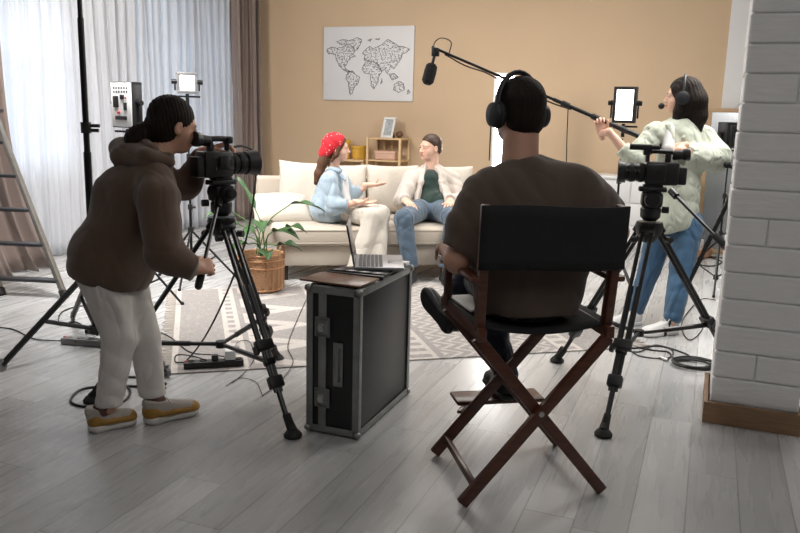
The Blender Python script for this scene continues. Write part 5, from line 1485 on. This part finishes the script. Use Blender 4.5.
sneaker(op, H1, T1, 0.095, 0.1, tp_, sw, mu, name='sneaker'); sneaker(op, H2, T2_, 0.095, 0.1, tp_, sw, mu, name='sneaker')
br = MB(); br.lathe([(0.046, -0.006), (0.049, 0), (0.046, 0.006)], P(193.5, 270, 3.205), cfd, 18, cap=False); br.build('wristband', mat('band', (0.35, 0.30, 0.24), 0.6), op)

# ------------------------------------------------------------ person in the director chair
dp = person('dark haired person in brown t-shirt and headphones sitting in the director chair, seen from behind', tuple(DO+DV*0.25))
tee = fabric('dark_taupe_tshirt', (0.085, 0.058, 0.042), bump=0.12, fold=0.3, fscale=3.0)
dark_jean = fabric('dark_navy_jeans', (0.012, 0.018, 0.035))
D_ = lambda x, y, z: DT @ Vector((x, y, z))
pv, wa, ch_, nk = D_(0.0, 0.17, SZ+0.12), D_(-0.01, 0.15, SZ+0.30), D_(-0.025, 0.17, SZ+0.38), P(520, 160, 2.78)
hc = P(518, 112, 2.79)
fw = (FWD*0.86 - RGT*0.45 + Vector((0, 0, -0.02)))
sL, sR = P(486, 196, 2.75), P(580, 190, 2.79)
eL, eR = P(457, 260, 2.77), P(616, 232, 2.94)
wL = D_(-0.25, 0.42, SZ+0.225); wR = D_(0.27, 0.42, SZ+0.225)
b = body_under([([pv, wa, ch_, nk, hc], [0.15, 0.13, 0.13, 0.055, 0.05]), ([ch_, sL], [0.10, 0.055]), ([ch_, sR], [0.10, 0.055])])
f2 = Field(0.005)
for s0, e0, w0 in ((sL, eL, wL), (sR, eR, wR)): f2.chain([s0, e0, w0], [0.055, 0.045, 0.028], 0.03)
hL, hR = Field(0.0035), Field(0.0035)
hand(hL, wL, DV*0.95-Vector((0, 0, 0.25))+DU*0.2, Vector((0, 0, 1)), right=False, curls=[(0.5, 0.8, 0.5)]*4); hand(hR, wR, DV*0.95-Vector((0, 0, 0.25))-DU*0.2, Vector((0, 0, 1)), right=True, curls=[(0.5, 0.8, 0.5)]*4)
hf = Field(0.0045); Ld, Rd = head(hf, hc, fw, (0, 0, 1), 0.96, True)
hf.cap(Ld(0, -0.025, -0.05), nk-Vector((0, 0, 0.05)), 0.062, 0.068, 0.03)
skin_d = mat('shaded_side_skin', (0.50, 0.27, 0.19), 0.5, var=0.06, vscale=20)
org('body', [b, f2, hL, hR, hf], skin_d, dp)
face_parts(Ld, Rd, 0.96, dp, hair_dark)
f = Field(0.0045); s_ = 0.96
f.ell(Ld(0, -0.018, 0.038), (0.084*s_, 0.106*s_, 0.093*s_), Rd, 0.01); f.ell(Ld(0, -0.045, -0.02), (0.077*s_, 0.072*s_, 0.078*s_), Rd, 0.02)
f.sub_ell(Ld(0, 0.09, -0.03), (0.075, 0.075, 0.09), Rd, 0.01)
for sx in (-1, 1): f.sub_ell(Ld(0.085*sx, 0.005, -0.045), (0.022, 0.03, 0.045), Rd, 0.01)
f.cut(Ld(0, -0.05, -0.085), -(Rd @ Vector((0, 0.25, 1)))); f.disp = folds(0.0012, 260, 3, (1, 1, 0.3))
org('hair', [f], hair_dark, dp)
# headphones
hp_m = mat('headphone_black', (0.012, 0.013, 0.018), 0.5)
m = MB(); pts = []
for k in range(17):
    a = math.pi*(k/16); pts.append(Ld(0.102*math.cos(a), -0.008+0.015*math.sin(a), -0.01+0.155*math.sin(a)))
m.tube(pts, [0.012+0.003*math.sin(math.pi*k/16) for k in range(17)], seg=10, flat=0.62, up=(Rd @ Vector((0, 1, 0)))); hp = m.build('headphones', hp_m, dp)
for sx in (-1, 1):
    c_ = Ld(sx*0.078, -0.004, -0.012); ax_ = Rd @ Vector((sx, 0, 0))
    m = MB(); m.lathe([(0.020, 0), (0.040, 0.004), (0.043, 0.014), (0.038, 0.022)], c_, ax_, 22, sx=1.15); m.build('ear_pad', black_rubber, hp)
    m = MB(); m.lathe([(0.036, 0.022), (0.040, 0.026), (0.036, 0.042), (0.02, 0.046)], c_, ax_, 22, sx=1.15); m.build('ear_cup', hp_m, hp)
m = MB(); m.tube([Ld(0.10, 0.02, -0.02), Ld(0.135, 0.045, 0.0)], 0.006, seg=8); m.build('mic_stub', hp_m, hp)
# t-shirt
f = Field(0.007)
f.ell(D_(0.0, 0.165, SZ+0.12), (0.205, 0.145, 0.21), DT.to_3x3(), 0.05); f.ell(D_(-0.01, 0.165, SZ+0.34), (0.195, 0.115, 0.19), DT.to_3x3(), 0.06)
f.cap(P(490, 198, 2.77), P(524, 178, 2.77), 0.075, 0.078, 0.04); f.cap(P(578, 191, 2.83), P(532, 177, 2.77), 0.075, 0.078, 0.04)
f.chain([P(488, 196, 2.75), P(469, 224, 2.75), P(462, 245, 2.76)], [0.080, 0.076, 0.068], 0.06)
f.chain([P(578, 192, 2.79), P(596, 204, 2.83), P(606, 212, 2.88)], [0.080, 0.078, 0.070], 0.06)
f.cut(P(459, 250, 2.76), (P(451, 247, 2.76)-P(462, 222, 2.75)), 0.12); f.cut(P(609, 217, 2.88), (P(617, 208, 2.88)-P(598, 196, 2.81))+Vector((0, 0, -0.16)), 0.12)
f.cap(D_(-0.13, 0.18, SZ+0.41), D_(0.12, 0.18, SZ+0.41), 0.095, 0.095, 0.06); f.cap(D_(-0.08, 0.18, SZ+0.47), D_(0.05, 0.18, SZ+0.47), 0.075, 0.075, 0.05)
f.cap(P(491, 199, 2.76), D_(-0.12, 0.17, SZ+0.22), 0.078, 0.095, 0.06); f.cap(P(577, 196, 2.81), D_(0.12, 0.17, SZ+0.22), 0.078, 0.095, 0.06)
f.sub_ell(nk+Vector((0.0, 0, 0.035)), (0.070, 0.070, 0.042), None, 0.01); f.cut(pv-Vector((0, 0, 0.085)), (0, 0, -1))
f.disp = folds(0.0045, 22, 12, (0.7, 0.3, 0.6)); ts = org('t_shirt', [f], tee, dp)
# jeans and shoes: right leg crossed over the left knee
kL, aL = D_(-0.06, 0.56, SZ+0.07), D_(0.055, 0.52, 0.29)
kR = P(478, 262, 3.38); aR = P(450, 304, 3.33)
f = Field(0.007)
f.ell(pv-Vector((0, -0.0, 0.055))+DV*0.03, (0.175, 0.13, 0.08), DT.to_3x3(), 0.05)
f.chain([D_(-0.09, 0.20, SZ+0.10), kL, aL], [0.09, 0.066, 0.048], 0.04); f.chain([D_(0.09, 0.20, SZ+0.10), D_(-0.0, 0.50, SZ+0.18), kR, aR], [0.09, 0.076, 0.064, 0.047], 0.04)
f.disp = folds(0.004, 30, 15, (0.3, 0.3, 1)); org('jeans', [f], dark_jean, dp)
shoe_b = mat('black_shoe', (0.016, 0.016, 0.018), 0.45); sole_b = mat('dark_sole', (0.03, 0.03, 0.033), 0.6)
hl1, te1 = P(447, 329, 3.22), P(419, 293, 3.42)
sneaker(dp, hl1, te1, 0.098, 0.1, shoe_b, sole_b, name='shoe', up=(RGT*0.45+FWD*0.75+Vector((0, 0, 0.25))), hh=0.085)
ft_ = D_(0.055, 0.46, 0.197); sneaker(dp, ft_, ft_+DV*0.26, 0.10, 0.1, shoe_b, sole_b, name='shoe')

# ------------------------------------------------------------ boom operator
bo = person('woman with long dark hair and headset in pale green shirt holding the boom pole', tuple(G(655, 330)))
green_s = fabric('pale_green_shirt', (0.52, 0.555, 0.46), bump=0.15, fscale=6); blue_j = fabric('blue_jeans', (0.055, 0.13, 0.23), var=0.25)
pv, ch_, nk = P(676, 212, 5.12), P(676, 150, 5.12), P(681, 120, 5.12)
hc = P(682, 97, 5.10)
fw = (-RGT*0.93+FWD*0.34)
shR, elR, wrR = P(655, 132, 5.05), P(631, 158, 5.0), P(609, 132, 5.0)     # arm at the left of the picture
shL, elL, wrL = P(700, 136, 5.20), P(716, 160, 5.10), P(679, 150, 4.92)
b = body_under([([pv, ch_, nk, hc], [0.11, 0.10, 0.05, 0.045]), ([ch_, shR], [0.08, 0.045]), ([ch_, shL], [0.08, 0.045]), ([shR, elR], [0.042, 0.034]), ([shL, elL], [0.042, 0.034]),
                ([pv, P(650, 262, 5.2), P(632, 318, 5.23)], [0.07, 0.05, 0.035]), ([pv, P(680, 265, 5.05), P(672, 322, 5.0)], [0.07, 0.05, 0.035])])
arms = Field(0.005); arms.chain([elR, wrR], [0.038, 0.024], 0.02); arms.chain([elL, wrL], [0.038, 0.024], 0.02)
BA, BB = P(432, 47, 5.40), P(722, 172, 4.92)     # pole tip and butt
BB = BA.lerp(BB, 256/290)
def on_pole(px): 
    t = (px-432)/(688-432); return BA.lerp(BB, t)
pd = (BB-BA).normalized()
h1, h2 = Field(0.0035), Field(0.0035)
wr1 = on_pole(606)+Vector((0, 0, -0.055))+RGT*0.02; 
hand(h1, wr1-Vector((0, 0, 0.035)), Vector((0, 0, 1))-RGT*0.25, FWD*0.9+RGT*0.3, right=True, s=0.9, curls=[(0.8, 1.2, 0.7)]*4, thumb_curl=0.3)
wr2 = on_pole(676)+Vector((0, 0, 0.03))+RGT*0.035-FWD*0.01
hand(h2, wr2+RGT*0.02, -RGT*0.9-Vector((0, 0, 0.25)), Vector((0, 0, 0.8))-FWD*0.6, right=False, s=0.9, curls=[(0.5, 0.9, 0.6)]*4, thumb_curl=0.3)
arms.cap(wrR, wr1-Vector((0, 0, 0.035)), 0.024, 0.023, 0.01); arms.cap(wrL, wr2+RGT*0.02, 0.024, 0.023, 0.01)
hf = Field(0.0045); Lb, Rb = head(hf, hc, fw, (0, 0, 1), 0.96)
hf.cap(Lb(0, -0.015, -0.05), nk-Vector((0, 0, 0.04)), 0.047, 0.05, 0.02)
org('body', [b, arms, h1, h2, hf], skin_pale, bo)
face_parts(Lb, Rb, 0.96, bo, hair_dark)
f = Field(0.005); s_ = 0.96
f.ell(Lb(0, -0.022, 0.040), (0.088, 0.106, 0.094), Rb, 0.01); f.ell(Lb(0, -0.06, -0.03), (0.085, 0.08, 0.09), Rb, 0.03)
f.chain([Lb(0, -0.08, -0.04), Lb(0, -0.095, -0.13), Lb(0, -0.10, -0.25)], [0.085, 0.075, 0.04], 0.05)
f.chain([Lb(-0.078, -0.005, -0.02), Lb(-0.075, 0.01, -0.10), Lb(-0.07, 0.03, -0.20)], [0.028, 0.034, 0.022], 0.04)
f.chain([Lb(0.078, -0.005, -0.02), Lb(0.08, 0.0, -0.10), Lb(0.075, 0.01, -0.23)], [0.030, 0.040, 0.024], 0.04)
f.sub_ell(Lb(0, 0.09, -0.03), (0.064, 0.075, 0.09), Rb, 0.012); f.disp = folds(0.003, 130, 21, (1, 1, 0.1))
org('hair', [f], hair_dark, bo)
m = MB(); pts = [Lb(0.100*math.cos(math.pi*k/14), -0.01, 0.0+0.150*math.sin(math.pi*k/14)) for k in range(15)]
m.tube(pts, 0.009, seg=8, up=(Rb @ Vector((0, 1, 0)))); hs = m.build('headset', hp_m, bo)
for sx in (-1, 1):
    m = MB(); m.lathe([(0.03, -0.012), (0.042, -0.004), (0.044, 0.018), (0.030, 0.026)], Lb(0.098*sx, -0.006, -0.01), Rb @ Vector((sx, 0, 0)), 20); m.build('ear_cup', hp_m, hs)
m = MB(); m.tube(bez([Lb(0.105, 0.0, -0.03), Lb(0.095, 0.06, -0.055), Lb(0.055, 0.118, -0.060)], 5), 0.003, seg=6); m.build('mic_arm', hp_m, hs)
m = MB(); m.ball(Lb(0.045, 0.130, -0.062), 0.021, 12); m.build('foam_windscreen', black_rubber, hs)
f = Field(0.007)
f.chain([P(674, 222, 5.12), P(678, 165, 5.12), P(680, 140, 5.12)], [0.15, 0.145, 0.13], 0.06)
f.cap(P(655, 134, 5.05), P(681, 128, 5.12), 0.068, 0.07, 0.05); f.cap(P(702, 138, 5.20), P(681, 128, 5.12), 0.075, 0.07, 0.05)
f.chain([P(655, 135, 5.05), P(633, 158, 5.0), P(624, 150, 5.0)], [0.07, 0.066, 0.052], 0.04)
f.chain([P(703, 140, 5.20), P(716, 158, 5.12), P(700, 158, 5.02), P(690, 155, 4.97)], [0.085, 0.095, 0.085, 0.055], 0.04)
f.cut(P(622.5, 148, 5.0), (P(622, 148, 5.0)-P(632, 158, 5.0)), 0.09); f.cut(P(688, 154, 4.96), (P(688, 154, 4.96)-P(702, 158, 5.03)), 0.08)
f.cut(P(676, 228, 5.12), Vector((0, 0, -1))+RGT*0.3)
f.sub_ell(nk+Vector((0, 0, 0.045))-RGT*0.015-FWD*0.02, (0.062, 0.062, 0.05), None, 0.01)
f.disp = folds(0.0045, 30, 23, (0.5, 0.4, 0.9)); shb = org('shirt', [f], green_s, bo)
f = Field(0.006)
for a_, b_ in (((668, 126, 5.0), (673, 138, 4.975)), ((692, 126, 5.08), (683, 138, 4.99))): f.cap(P(*a_), P(*b_), 0.020, 0.012, 0.01)
org('collar', [f], green_s, shb)
f = Field(0.006); f.chain([P(669, 128, 5.02), P(668, 148, 4.985)], [0.035, 0.04], 0.02); org('undershirt', [f], mat('white_tshirt', (0.72, 0.70, 0.70), 0.8), bo)
f = Field(0.007); f.ell(pv-Vector((0, 0, 0.03)), (0.14, 0.135, 0.12), None, 0.05)
f.chain([P(662, 225, 5.16), P(650, 268, 5.22), P(634, 313, 5.25)], [0.10, 0.072, 0.056], 0.03); f.chain([P(688, 225, 5.08), P(682, 268, 5.06), P(673, 316, 5.02)], [0.10, 0.078, 0.060], 0.03)
f.cut(P(655, 319, 5.1), (0, 0, -1)); f.disp = folds(0.002, 40, 29, (0.3, 0.3, 1)); org('jeans', [f], blue_j, bo)
wsn = mat('white_sneaker', (0.72, 0.71, 0.70), 0.55)
Ha, Ta = G(676, 333), G(642, 337); Hb_, Tb_ = G(640, 324), G(606, 328)
f = Field(0.005); f.cap(Ha.lerp(Ta, 0.18)+Vector((0, 0, 0.05)), P(673, 316, 5.02), 0.034, 0.036, 0.01); org('ankle', [f], skin_pale, bo); f = Field(0.005); f.cap(Hb_.lerp(Tb_, 0.18)+Vector((0, 0, 0.05)), P(634, 313, 5.25), 0.034, 0.036, 0.01)
org('ankle', [f], skin_pale, bo)
sneaker(bo, Ha, Ta, 0.095, 0.1, wsn, wsn, name='sneaker'); sneaker(bo, Hb_, Tb_, 0.095, 0.1, wsn, wsn, name='sneaker')

# boom pole with microphone, held by the operator
bp_ = thing('boom_pole', 'long black boom pole with foam covered microphone held over the set', 'boom microphone', tuple(BB))
m = MB(); m.tube([BA, on_pole(585)], 0.0095, seg=12); m.tube([on_pole(560), on_pole(640)], 0.013, seg=12); m.tube([on_pole(620), BB], 0.0175, seg=14); m.build('pole', black_metal, bp_)
for px_ in (572, 602, 630):
    m = MB(); m.tube([on_pole(px_)-pd*0.03, on_pole(px_)-pd*0.02, on_pole(px_)+pd*0.03], [0.015, 0.020, 0.019], seg=14); m.build('locking_collar', black_plastic, bp_)
m = MB(); m.tube(bez([on_pole(446)+Vector((0, 0, -0.012))]+[on_pole(446+22*k)+Vector((0, 0, -0.016-0.012*(k % 2))) for k in range(1, 7)], 4), 0.005, seg=6); m.tube(bez([on_pole(575)+Vector((0, 0, -0.02)), on_pole(576)+Vector((0, 0, -0.25)), on_pole(578)+Vector((0, 0, -0.52))], 6), 0.0035, seg=6)
m.build('cable', cable_mat, bp_)
mt_, mb_ = P(436, 50, 5.40), P(427, 84, 5.40)
md = (mb_-mt_).normalized()
m = MB(); m.cyl(mt_-md*0.01, mt_+md*0.13, 0.011, 12); m.box(mt_+md*0.015, (0.05, 0.045, 0.06), bev=0.008); m.build('shock_mount', black_plastic, bp_)
m = MB(); m.tube([mt_+md*0.10, mt_+md*0.115, mt_+md*0.16, mt_+md*0.225, mt_+md*0.245], [0.026, 0.040, 0.044, 0.042, 0.026], seg=18); m.build('foam_windscreen', mat('foam', (0.015, 0.015, 0.016), 0.95, bump=0.8, bscale=150), bp_)
m = MB(); m.tube(bez([P(436, 54, 5.40), P(434, 44, 5.40), P(441, 38, 5.38), P(451, 42, 5.36), P(449, 54, 5.37)], 6), 0.004, seg=6); m.build('loop_cable', cable_mat, bp_)

# ------------------------------------------------------------ woman on the sofa
wo = person('woman with red bandana in light blue shirt and cream trousers gesturing on the sofa', tuple(G(362, 280)))
blue_s = fabric('light_blue_denim_shirt', (0.33, 0.42, 0.50), bump=0.15, var=0.15); cream_t = fabric('cream_trousers', (0.56, 0.52, 0.46), bump=0.12)
pv, ch_, nk = S(0.46, 0.42, 0.56), P(331, 186, 6.55), P(333, 168, 6.55)
hc = P(337, 148.5, 6.50)
fw = RGT*0.97+FWD*0.12+Vector((0, 0, 0.02))
shR, elR, wrR = P(329, 180, 6.38), P(336, 208, 6.36), P(358, 202, 6.32)
shL, elL, wrL = P(341, 178, 6.68), P(352, 196, 6.64), P(368, 185, 6.56)
kA, aA = S(0.77, -0.03, 0.53), S(0.62, -0.14, 0.10)
kB, aB = S(0.84, 0.05, 0.54), S(0.78, -0.13, 0.10)
b = body_under([([pv, ch_, nk, hc], [0.12, 0.11, 0.05, 0.045]), ([ch_, shR], [0.08, 0.045]), ([ch_, shL], [0.08, 0.045]), ([pv, kA, aA], [0.10, 0.055, 0.035]), ([pv, kB, aB], [0.10, 0.055, 0.035])])
arms = Field(0.006); arms.chain([shR, elR, wrR], [0.042, 0.036, 0.023], 0.02); arms.chain([shL, elL, wrL], [0.042, 0.036, 0.023], 0.02)
h1, h2 = Field(0.004), Field(0.004)
hand(h1, wrR, RGT*0.95+Vector((0, 0, -0.05)), -Vector((0, 0, 0.8))+FWD*0.1, right=True, s=0.95, curl=(0.15, 0.25, 0.2)); hand(h2, wrL, RGT*0.95+Vector((0, 0, 0.05))-FWD*0.1, -Vector((0, 0, 0.9))-FWD*0.2, right=False, s=0.95, curl=(0.1, 0.2, 0.1))
hf = Field(0.0045); Lw, Rw = head(hf, hc, fw, (0, 0, 1), 0.95)
hf.cap(Lw(0, -0.02, -0.05), nk-Vector((0, 0, 0.04)), 0.046, 0.05, 0.02)
org('body', [b, arms, h1, h2, hf], skin_pale, wo); face_parts(Lw, Rw, 0.95, wo, hair_dark)
m = MB()
for sx in (-1, 1): m.tube([Lw(0.080*sx, -0.005, -0.045), Lw(0.082*sx, -0.005, -0.065)], 0.004, seg=6)
m.build('earrings', steel, wo)
f = Field(0.005)
f.ell(Lw(0, -0.015, 0.038), (0.080, 0.098, 0.090), Rw, 0.01); f.chain([Lw(0.0, -0.07, -0.03), Lw(0.01, -0.125, -0.12), Lw(0.03, -0.165, -0.22), Lw(0.03, -0.19, -0.30)], [0.055, 0.042, 0.034, 0.018], 0.03)
f.chain([Lw(0.074, 0.01, 0.0), Lw(0.078, -0.01, -0.055), Lw(0.06, -0.05, -0.10)], [0.016, 0.016, 0.012], 0.02)
f.sub_ell(Lw(0, 0.09, -0.03), (0.068, 0.075, 0.095), Rw, 0.01); f.disp = folds(0.0025, 150, 31, (1, 1, 0.1)); org('hair', [f], hair_brown, wo)
q = NT('bandana_red'); tc = q.n('ShaderNodeTexCoord'); vo = q.n('ShaderNodeTexVoronoi'); vo.inputs['Scale'].default_value = 38; q.l(tc.outputs['Object'], vo.inputs['Vector'])
q.l(q.mix(q.math('LESS_THAN', vo.outputs['Distance'], 0.22), (0.55, 0.012, 0.025), (0.75, 0.40, 0.40)), q.b.inputs['Base Color']); q.b.inputs['Roughness'].default_value = 0.8
f = Field(0.0045)
f.ell(Lw(0, -0.022, 0.045), (0.087, 0.104, 0.092), Rw, 0.01); f.ell(Lw(0, -0.075, -0.01), (0.075, 0.062, 0.075), Rw, 0.03); f.ell(Lw(0, -0.125, -0.045), (0.045, 0.035, 0.045), Rw, 0.02)
f.sub_ell(Lw(0, 0.120, -0.03), (0.12, 0.115, 0.14), Rw, 0.008)
f.cut(Lw(0, 0.0, -0.02), Rw @ Vector((0, 0.55, -1))) ; f.disp = folds(0.003, 60, 33, (0.3, 1, 1)); org('bandana', [f], q.m, wo)
f = Field(0.007)
f.chain([S(0.46, 0.42, 0.58), P(327, 205, 6.56), P(331, 184, 6.55)], [0.140, 0.130, 0.115], 0.06)
f.ell(S(0.46, 0.30, 0.55), (0.17, 0.16, 0.12), None, 0.06)
f.cap(P(329, 179, 6.42), P(334, 173, 6.55), 0.062, 0.06, 0.04); f.cap(P(340, 178, 6.66), P(335, 173, 6.56), 0.06, 0.06, 0.04)
f.chain([P(329, 181, 6.38), P(334, 207, 6.35), P(346, 205, 6.33)], [0.068, 0.062, 0.050], 0.03); f.chain([P(341, 180, 6.66), P(351, 195, 6.63), P(358, 191, 6.60)], [0.066, 0.058, 0.048], 0.03)
f.cut(P(347.5, 205, 6.33), RGT+Vector((0, 0, 0.05)), 0.09); 
f.disp = folds(0.005, 34, 35, (0.4, 0.3, 0.9))
f.cut(S(0.45, 0.3, 0.455), (0, 0, -1))
sh_ = org('shirt', [f], blue_s, wo)
f = Field(0.005)
f.cap(P(339, 172, 6.47), P(345, 180, 6.46), 0.020, 0.012, 0.01); f.cap(P(330, 169, 6.46), P(339, 171, 6.45), 0.020, 0.018, 0.01); org('collar', [f], blue_s, sh_)
f = Field(0.006); f.chain([P(342, 177, 6.56), P(343, 200, 6.56), P(338, 215, 6.54)], [0.05, 0.062, 0.07], 0.03); org('undershirt', [f], mat('white_tshirt', (0.72, 0.70, 0.70), 0.8), wo)
f = Field(0.007); f.ell(S(0.50, 0.36, 0.53), (0.16, 0.16, 0.09), None, 0.03)
f.chain([S(0.54, 0.30, 0.54), kA, aA], [0.095, 0.078, 0.078], 0.03); f.chain([S(0.54, 0.44, 0.54), kB, aB], [0.095, 0.078, 0.078], 0.02)
f.cut(S(0.9, 0, 0.075), (0, 0, -1)); f.disp = folds(0.002, 30, 37, (0.3, 0.3, 1)); org('trousers', [f], cream_t, wo)
for a_ in (aA, aB):
    z0 = Vector((a_.x, a_.y, 0.009)); sneaker(wo, z0-RGT*0.05, z0+RGT*0.19-FWD*0.04, 0.09, 0.1, wsn, wsn, name='shoe')

# ------------------------------------------------------------ man on the sofa
mn = person('man with short brown hair in light blazer, dark green shirt and jeans on the sofa', tuple(G(425, 282)))
blz = fabric('light_beige_blazer', (0.60, 0.54, 0.49), bump=0.1); dgreen = fabric('dark_green_shirt', (0.008, 0.028, 0.022)); bluej2 = fabric('mid_blue_jeans', (0.075, 0.115, 0.165), var=0.2)
pv = S(1.37, 0.48, 0.56); ch_ = P(431, 185, 6.95); nk = P(431, 168, 6.95)
hc = P(430.5, 148, 6.90)
fw = -RGT*0.80-FWD*0.55+Vector((0, 0, 0.0))
shR, elR, wrR = P(411, 178, 6.90), P(400, 203, 6.80), S(1.07, 0.20, 0.64)
shL, elL, wrL = P(452, 178, 7.02), P(460, 203, 6.95), S(1.46, 0.22, 0.64)
kR, aR = S(1.02, -0.03, 0.515), S(1.08, -0.10, 0.11)
kL, aL = S(1.45, 0.0, 0.515), S(1.37, -0.10, 0.11)
b = body_under([([pv, ch_, nk, hc], [0.14, 0.13, 0.058, 0.05]), ([ch_, shR], [0.09, 0.05]), ([ch_, shL], [0.09, 0.05]), ([shR, elR, wrR], [0.05, 0.042, 0.028]), ([shL, elL, wrL], [0.05, 0.042, 0.028]), ([pv, S(1.20, 0.36, 0.53), kR, aR], [0.11, 0.09, 0.06, 0.04]), ([pv, S(1.38, 0.36, 0.53), kL, aL], [0.11, 0.09, 0.06, 0.04])])
h1, h2 = Field(0.004), Field(0.004)
hand(h1, wrR, -SV*0.9+SU*0.3-Vector((0, 0, 0.22)), Vector((0, 0, 1)), right=True, s=1.05, curl=(0.3, 0.3, 0.2), spread=0.1); hand(h2, wrL, -SV*0.9-SU*0.25-Vector((0, 0, 0.22)), Vector((0, 0, 1)), right=False, s=1.05, curl=(0.3, 0.3, 0.2), spread=0.1)
hf = Field(0.0045); Lm, Rm = head(hf, hc, fw, (0, 0, 1), 1.0, True); hf.cap(Lm(0, -0.02, -0.05), nk-Vector((0, 0, 0.06)), 0.058, 0.064, 0.02)
org('body', [b, h1, h2, hf], skin_pale, mn); face_parts(Lm, Rm, 1.0, mn, hair_brown)
f = Field(0.0045)
f.ell(Lm(0, -0.013, 0.046), (0.078, 0.096, 0.080), Rm, 0.01); f.ell(Lm(0, -0.035, 0.0), (0.077, 0.075, 0.074), Rm, 0.02)
f.cut(Lm(0, 0.0, 0.004), Rm @ Vector((0, 0.85, -1)))
for sx in (-1, 1): f.sub_ell(Lm(0.085*sx, 0.0, -0.04), (0.02, 0.03, 0.045), Rm, 0.01)
f.disp = folds(0.0015, 240, 41, (1, 1, 0.4)); org('hair', [f], mat('short_brown_hair', (0.045, 0.022, 0.012), 0.5, var=0.2, vscale=20), mn)
f = Field(0.007)
f.chain([S(1.37, 0.48, 0.60), P(431, 200, 6.95), P(431, 182, 6.95)], [0.175, 0.165, 0.145], 0.06)
f.cap(P(414, 178, 6.92), P(431, 172, 6.97), 0.070, 0.072, 0.05); f.cap(P(450, 178, 7.02), P(432, 172, 6.97), 0.070, 0.072, 0.05)
f.chain([P(411, 180, 6.90), P(401, 202, 6.80), S(1.07, 0.23, 0.65)], [0.080, 0.066, 0.046], 0.03); f.chain([P(452, 180, 7.02), P(460, 201, 6.95), S(1.46, 0.25, 0.65)], [0.080, 0.066, 0.046], 0.03)
f.cut(S(1.07, 0.21, 0.645), -SV, 0.08); f.cut(S(1.46, 0.23, 0.645), -SV, 0.08)
# open front: wedge showing the shirt
dnm = (-FWD*0.75-RGT*0.35).normalized()
f.sub_cap(P(431, 162, 6.84), P(431, 212, 6.72), 0.070, 0.125, 0.015)
f.disp = folds(0.005, 28, 43, (0.5, 0.3, 0.8)); bz = org('blazer', [f], blz, mn)
f = Field(0.006)
f.chain([P(425, 166, 6.90), P(421, 182, 6.83), P(417, 200, 6.78)], [0.018, 0.026, 0.012], 0.02); f.chain([P(437, 166, 6.92), P(441, 182, 6.85), P(445, 200, 6.80)], [0.018, 0.026, 0.012], 0.02)
org('lapels', [f], blz, bz)
f = Field(0.007); f.chain([S(1.37, 0.44, 0.58), P(430, 200, 6.92), P(430, 182, 6.92)], [0.125, 0.128, 0.110], 0.05); f.ell(nk-Vector((0, 0, 0.055)), (0.075, 0.072, 0.055), None, 0.03)
org('shirt', [f], dgreen, mn)
f = Field(0.007); f.ell(S(1.37, 0.42, 0.53), (0.18, 0.16, 0.09), None, 0.04)
f.chain([S(1.22, 0.36, 0.54), kR, aR], [0.098, 0.078, 0.062], 0.03); f.chain([S(1.40, 0.36, 0.54), kL, aL], [0.098, 0.078, 0.062], 0.03)
f.cut(S(1.4, 0, 0.135), (0, 0, -1)); f.disp = folds(0.002, 40, 47, (0.3, 0.3, 1)); org('jeans', [f], bluej2, mn)
for a_, dd in ((aR, -FWD*0.9-RGT*0.25), (aL, -FWD*0.9+RGT*0.1)):
    z0 = Vector((a_.x, a_.y, 0.009)); dd = dd.normalized(); sneaker(mn, z0-dd*0.06, z0+dd*0.21, 0.105, 0.1, shoe_b, sole_b, name='shoe')
